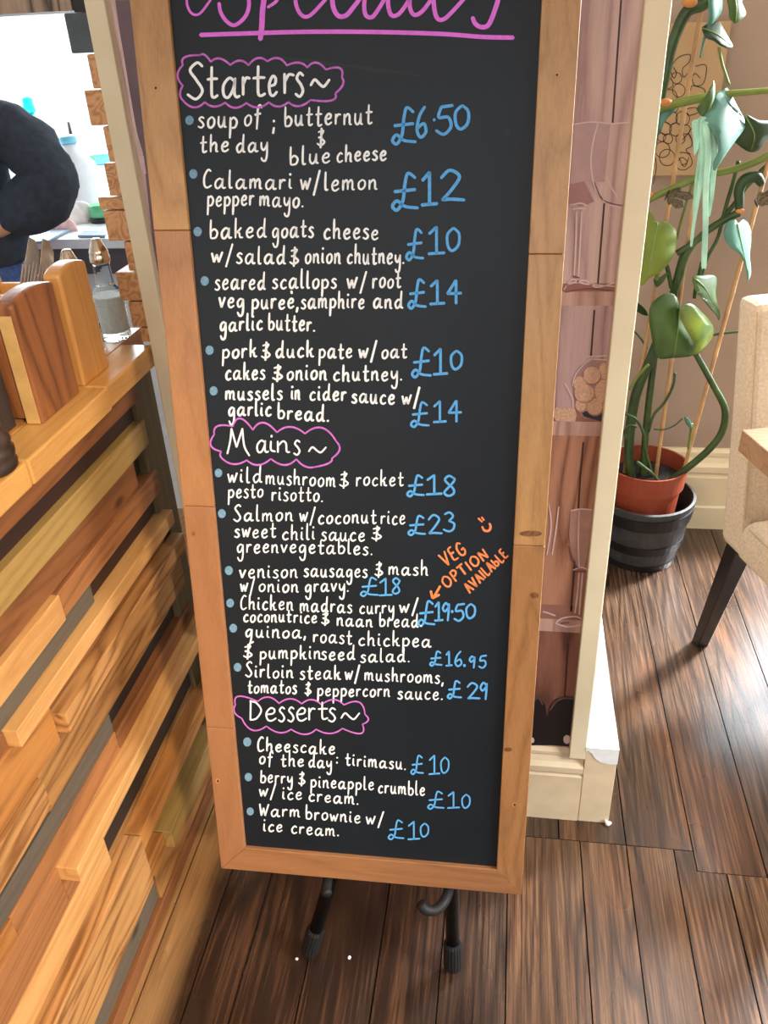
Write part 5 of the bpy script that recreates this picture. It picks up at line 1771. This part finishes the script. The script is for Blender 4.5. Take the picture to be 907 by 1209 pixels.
# sill for the things standing in the window
bm = BM()
box(bm, (-2.95, 3.44, ZB), (-1.0, 3.6, 1.03))
structure('trim_6', bm, M['white_plastic'])
SZ = 1.03
p = at_y(42, 160, 3.5); p.z = SZ
bar_item('teal_bottle', 'teal glass bottle standing on the window sill behind the person', 'bottle', [(0.03, 0), (0.034, 0.01), (0.034, 0.11), (0.02, 0.14), (0.015, 0.17), (0.017, 0.2)], p, M['teal_glass'], 20, [('stopper', [(0.022, 0.2), (0.026, 0.21), (0.026, 0.25), (0.02, 0.26)], M['teal_glass'])])
p = at_y(91, 192, 3.5); p.z = SZ
bar_item('blue_spray_bottle', 'small blue spray bottle on the window sill right of the elbow', 'bottle', [(0.035, 0), (0.038, 0.01), (0.03, 0.03), (0.014, 0.06), (0.011, 0.1)], p, M['blue_plastic'], 20, [('nozzle', [(0.008, 0.1), (0.006, 0.13), (0.005, 0.16)], M['ink'])])
p = at_y(116, 172, 3.5); p.z = SZ
bar_item('cyan_tub', 'flat pale cyan tub on the window sill next to the timber blocks', 'tub', [(0.05, 0), (0.055, 0.01), (0.055, 0.035), (0.05, 0.04)], p, M['cyan_plastic'], 20, [('lid', [(0.056, 0.041), (0.056, 0.048), (0.05, 0.05)], M['white_plastic'])])
p = onb(99, 252)
bar_item('white_jug', 'large white plastic jug on the back worktop behind the elbow', 'jug', [(0.075, 0), (0.08, 0.01), (0.08, 0.12), (0.07, 0.16), (0.03, 0.2), (0.025, 0.22)], p, M['white_plastic'], 24, [('cap', [(0.028, 0.221), (0.028, 0.24), (0.022, 0.245)], M['cyan_plastic'])])
p = onb(117, 262) + V3((0.01, 0, 0))
bar_item('green_tub', 'small green tub with black base on the back worktop beside the timber blocks', 'tub', [(0.03, 0.016), (0.032, 0.02), (0.032, 0.05), (0.028, 0.055)], p, M['green_plastic'], 20, [('base', [(0.034, 0), (0.035, 0.015), (0.03, 0.0155)], M['hoop'])])


def heap(name, label, cat, u, v, rx, ry, rz, m_, seed):
    c = onb(u, v)
    rnd = random.Random(seed)
    bm = BM()
    ball(bm, (0, 0, 0), 1.0, (1, 1, 1), 28)
    for q in bm.verts:
        k = 1 + 0.16 * math.sin(5 * q.co.x + seed) * math.cos(4 * q.co.y + 2 * seed) + 0.08 * math.sin(11 * q.co.y + seed)
        q.co = V3((q.co.x * rx * k, q.co.y * ry * k, max(0, q.co.z) ** 0.8 * rz * k)) + c
    tag(obj(name, bm, m_, base=tuple(c), smooth=True), label, cat)


heap('folded_towel', 'crumpled white towel on the back worktop right of the person', 'towel', 86, 262, 0.075, 0.05, 0.065, M['towel'], 1)
heap('pink_cloth', 'pinkish cloth crumpled at the front of the white towel', 'cloth', 72, 272, 0.055, 0.03, 0.04, M['pinkcloth'], 4)
for i, (a, m_, lb) in enumerate((([(12, 292), (58, 287), (86, 272), (48, 272)], M['tray'], 'grey blue serving tray lying on the back worktop below the elbow'), ([(92, 281), (124, 281), (126, 276), (100, 276)], M['tray'], 'thin grey tray on the back worktop beside the timber blocks'))):
    bm = BM()
    P_ = [onb(*q) + V3((0, 0, 0.001)) for q in a]
    prism(bm, P_, (0, 0, 0.008))
    c = sum(P_, V3()) / 4
    tag(obj('serving_tray', bm, m_, base=(c.x, c.y, ZB), bevel=0.002), lb, 'tray', 'trays on the back worktop')
p = onb(26, 262)
bm = BM()
box(bm, (p.x - 0.1, p.y + 0.25, ZB), (p.x + 0.14, p.y + 0.33, ZB + 0.16))
box(bm, (p.x - 0.1, p.y + 0.24, ZB + 0.05), (p.x + 0.14, p.y + 0.25, ZB + 0.08))
tag(obj('green_crate', bm, M['green_plastic'], base=(p.x, p.y + 0.29, ZB), bevel=0.006), 'green plastic crate seen in the crook of the arm', 'crate')


# ================================================================== PERSON
def skin(name, verts, edges, m_, parent, sub=2, root=0, folds=0.0):
    b = base_of(parent)
    me = bpy.data.meshes.new(name)
    me.from_pydata([tuple(V3(v[0]) - b) for v in verts], edges, [])
    me.materials.append(m_)
    o = bpy.data.objects.new(name, me)
    col.objects.link(o)
    o.parent = parent
    sk = o.modifiers.new('skin', 'SKIN')
    for i, v in enumerate(verts):
        r = v[1]
        me.skin_vertices[0].data[i].radius = r if isinstance(r, tuple) else (r, r)
        me.skin_vertices[0].data[i].use_root = (i == root)
    sk.use_smooth_shade = True
    sk.branch_smoothing = 0.4
    ss = o.modifiers.new('smooth', 'SUBSURF')
    ss.levels = ss.render_levels = sub
    if folds:
        tx = bpy.data.textures.new(name + '_folds', 'CLOUDS')
        tx.noise_scale = 0.09
        dm = o.modifiers.new('folds', 'DISPLACE')
        dm.texture = tx
        dm.texture_coords = 'LOCAL'
        dm.strength = folds
        dm.mid_level = 0.5
    return o


YPN = 2.02
sh = at_y(-4, 140, YPN + 0.02)          # near shoulder
el = at_y(77, 216, YPN + 0.0)           # elbow
wr = at_y(0, 268, YPN - 0.06)           # wrist
PXc = sh.x - 0.150
person = thing('person', 'person in a dark sweatshirt and blue jeans standing behind the bar, hand on hip', 'person', (PXc, YPN, 0))


def Q(x, y, z):
    return V3((PXc + x, YPN + y, z))


zs_ = sh.z
hip = 0.90
bodyv = [(Q(0, 0, hip), (0.13, 0.10)), (Q(0, 0, 1.08), (0.125, 0.09)), (Q(0, 0.0, zs_ - 0.12), (0.13, 0.095)), (Q(0, 0, zs_ - 0.01), (0.10, 0.07)), (Q(0, 0.005, zs_ + 0.07), 0.052), (Q(0, 0.015, zs_ + 0.15), (0.068, 0.078)), (Q(0, 0.01, zs_ + 0.23), (0.074, 0.09)), (Q(0, 0, zs_ + 0.30), (0.055, 0.066)),
         (sh - V3((0.03, 0, 0.0)), 0.048), (el, 0.036), (wr, 0.026), (wr + V3((-0.045, 0.02, -0.02)), (0.034, 0.018)),
         (Q(-0.17, 0, zs_), 0.048), (Q(-0.25, 0.08, zs_ - 0.26), 0.038), (Q(-0.17, 0.20, zs_ - 0.36), 0.026), (Q(-0.15, 0.25, zs_ - 0.372), (0.034, 0.018)),
         (Q(0.085, 0, 0.82), 0.075), (Q(0.095, 0.01, 0.47), 0.052), (Q(0.10, 0, 0.09), 0.036), (Q(0.10, 0.12, 0.04), 0.03),
         (Q(-0.085, 0, 0.82), 0.075), (Q(-0.095, 0.01, 0.47), 0.052), (Q(-0.10, 0, 0.09), 0.036), (Q(-0.10, 0.12, 0.04), 0.03)]
bodye = [(0, 1), (1, 2), (2, 3), (3, 4), (4, 5), (5, 6), (6, 7), (3, 8), (8, 9), (9, 10), (10, 11), (3, 12), (12, 13), (13, 14), (14, 15), (0, 16), (16, 17), (17, 18), (18, 19), (0, 20), (20, 21), (21, 22), (22, 23)]
# fingers
for hi, dirv, sidev in ((11, V3((-0.8, 0.5, -0.25)).normalized(), V3((0.3, 0.3, -0.9))), (15, V3((0.4, 0.9, -0.15)).normalized(), V3((0.9, -0.4, 0)))):
    hp = bodyv[hi][0]
    sv = (sidev - dirv * sidev.dot(dirv)).normalized()
    nv = dirv.cross(sv)
    for k, ln in enumerate((0.062, 0.072, 0.068, 0.052)):
        b0 = hp + sv * (-0.027 + 0.018 * k) + dirv * 0.02
        i0 = len(bodyv)
        bodyv += [(b0, 0.009), (b0 + dirv * ln * 0.5 + nv * 0.004, 0.008), (b0 + dirv * ln * 0.95 + nv * 0.018, 0.0065)]
        bodye += [(hi, i0), (i0, i0 + 1), (i0 + 1, i0 + 2)]
    i0 = len(bodyv)
    bodyv += [(hp - sv * 0.034 - dirv * 0.005, 0.010), (hp - sv * 0.05 + dirv * 0.03, 0.008)]
    bodye += [(hi, i0), (i0, i0 + 1)]
skin('body', bodyv, bodye, M['skin'], person)
hv = [(Q(0, 0, hip + 0.062), (0.180, 0.132)), (Q(0, 0, 1.13), (0.168, 0.122)), (Q(0, 0, zs_ - 0.13), (0.165, 0.12)), (Q(0, 0, zs_ - 0.005), (0.115, 0.09)), (Q(0, -0.005, zs_ + 0.065), 0.07),
      (sh - V3((0.0, 0, 0.012)), 0.074), (sh.lerp(el, 0.5) + V3((0, 0, 0.006)), 0.078), (el + V3((-0.004, 0, 0.004)), 0.076), (el.lerp(wr, 0.35), 0.074), (el.lerp(wr, 0.75), 0.060), (wr + V3((0.012, 0, 0.006)), 0.046),
      (Q(-0.185, 0, zs_ - 0.012), 0.074), (Q(-0.25, 0.08, zs_ - 0.26), 0.06), (Q(-0.178, 0.185, zs_ - 0.352), 0.038)]
he = [(0, 1), (1, 2), (2, 3), (3, 4), (3, 5), (5, 6), (6, 7), (7, 8), (8, 9), (9, 10), (3, 11), (11, 12), (12, 13)]
skin('sweatshirt', hv, he, M['hoodie'], person, 3, 0, 0.042)
jv = [(Q(0, 0, hip), (0.19, 0.13)), (Q(0, 0, hip + 0.19), (0.160, 0.114)), (Q(0.09, 0, 0.78), 0.095), (Q(0.1, 0.01, 0.46), 0.072), (Q(0.1, 0, 0.10), 0.056), (Q(-0.09, 0, 0.78), 0.095), (Q(-0.1, 0.01, 0.46), 0.072), (Q(-0.1, 0, 0.10), 0.056)]
skin('jeans', jv, [(0, 1), (0, 2), (2, 3), (3, 4), (0, 5), (5, 6), (6, 7)], M['jeans'], person, 3, 0, 0.015)
for sx_ in (0.1, -0.1):
    skin('shoe', [(Q(sx_, -0.02, 0.05), (0.04, 0.05)), (Q(sx_, 0.06, 0.045), (0.04, 0.045)), (Q(sx_, 0.15, 0.035), (0.036, 0.035))], [(0, 1), (1, 2)], M['shoe'], person)
skin('hair', [(Q(0, -0.035, zs_ + 0.13), (0.06, 0.05)), (Q(0, -0.035, zs_ + 0.22), (0.085, 0.075)), (Q(0, -0.01, zs_ + 0.30), (0.07, 0.08)), (Q(0, 0.05, zs_ + 0.315), (0.05, 0.035))], [(0, 1), (1, 2), (2, 3)], M['hair'], person)
for nm, pts_ in (('nose', [(0, 0.098, 0.20, 0.011), (0, 0.108, 0.178, 0.013)]),):
    bm = BM()
    tube(bm, [Q(a, b, zs_ + c) for a, b, c, r in pts_], [r for *_, r in pts_], 10)
    obj(nm, bm, M['skin'], person, smooth=True)
for sx_ in (0.03, -0.03):
    bm = BM(); ball(bm, Q(sx_, 0.088, zs_ + 0.205), 0.011, (1.2, 0.7, 0.8), 12)
    obj('eye', bm, M['white_plastic'], person, smooth=True)
    bm = BM(); ball(bm, Q(sx_ * 2.6, 0.0, zs_ + 0.19), 0.026, (0.4, 0.7, 1.1), 12)
    obj('ear', bm, M['skin'], person, smooth=True)
bm = BM(); tube(bm, [Q(-0.024, 0.088, zs_ + 0.142), Q(0, 0.096, zs_ + 0.140), Q(0.024, 0.088, zs_ + 0.142)], [0.003, 0.006, 0.003], 8)
obj('mouth', bm, M['pinkcloth'], person, smooth=True)
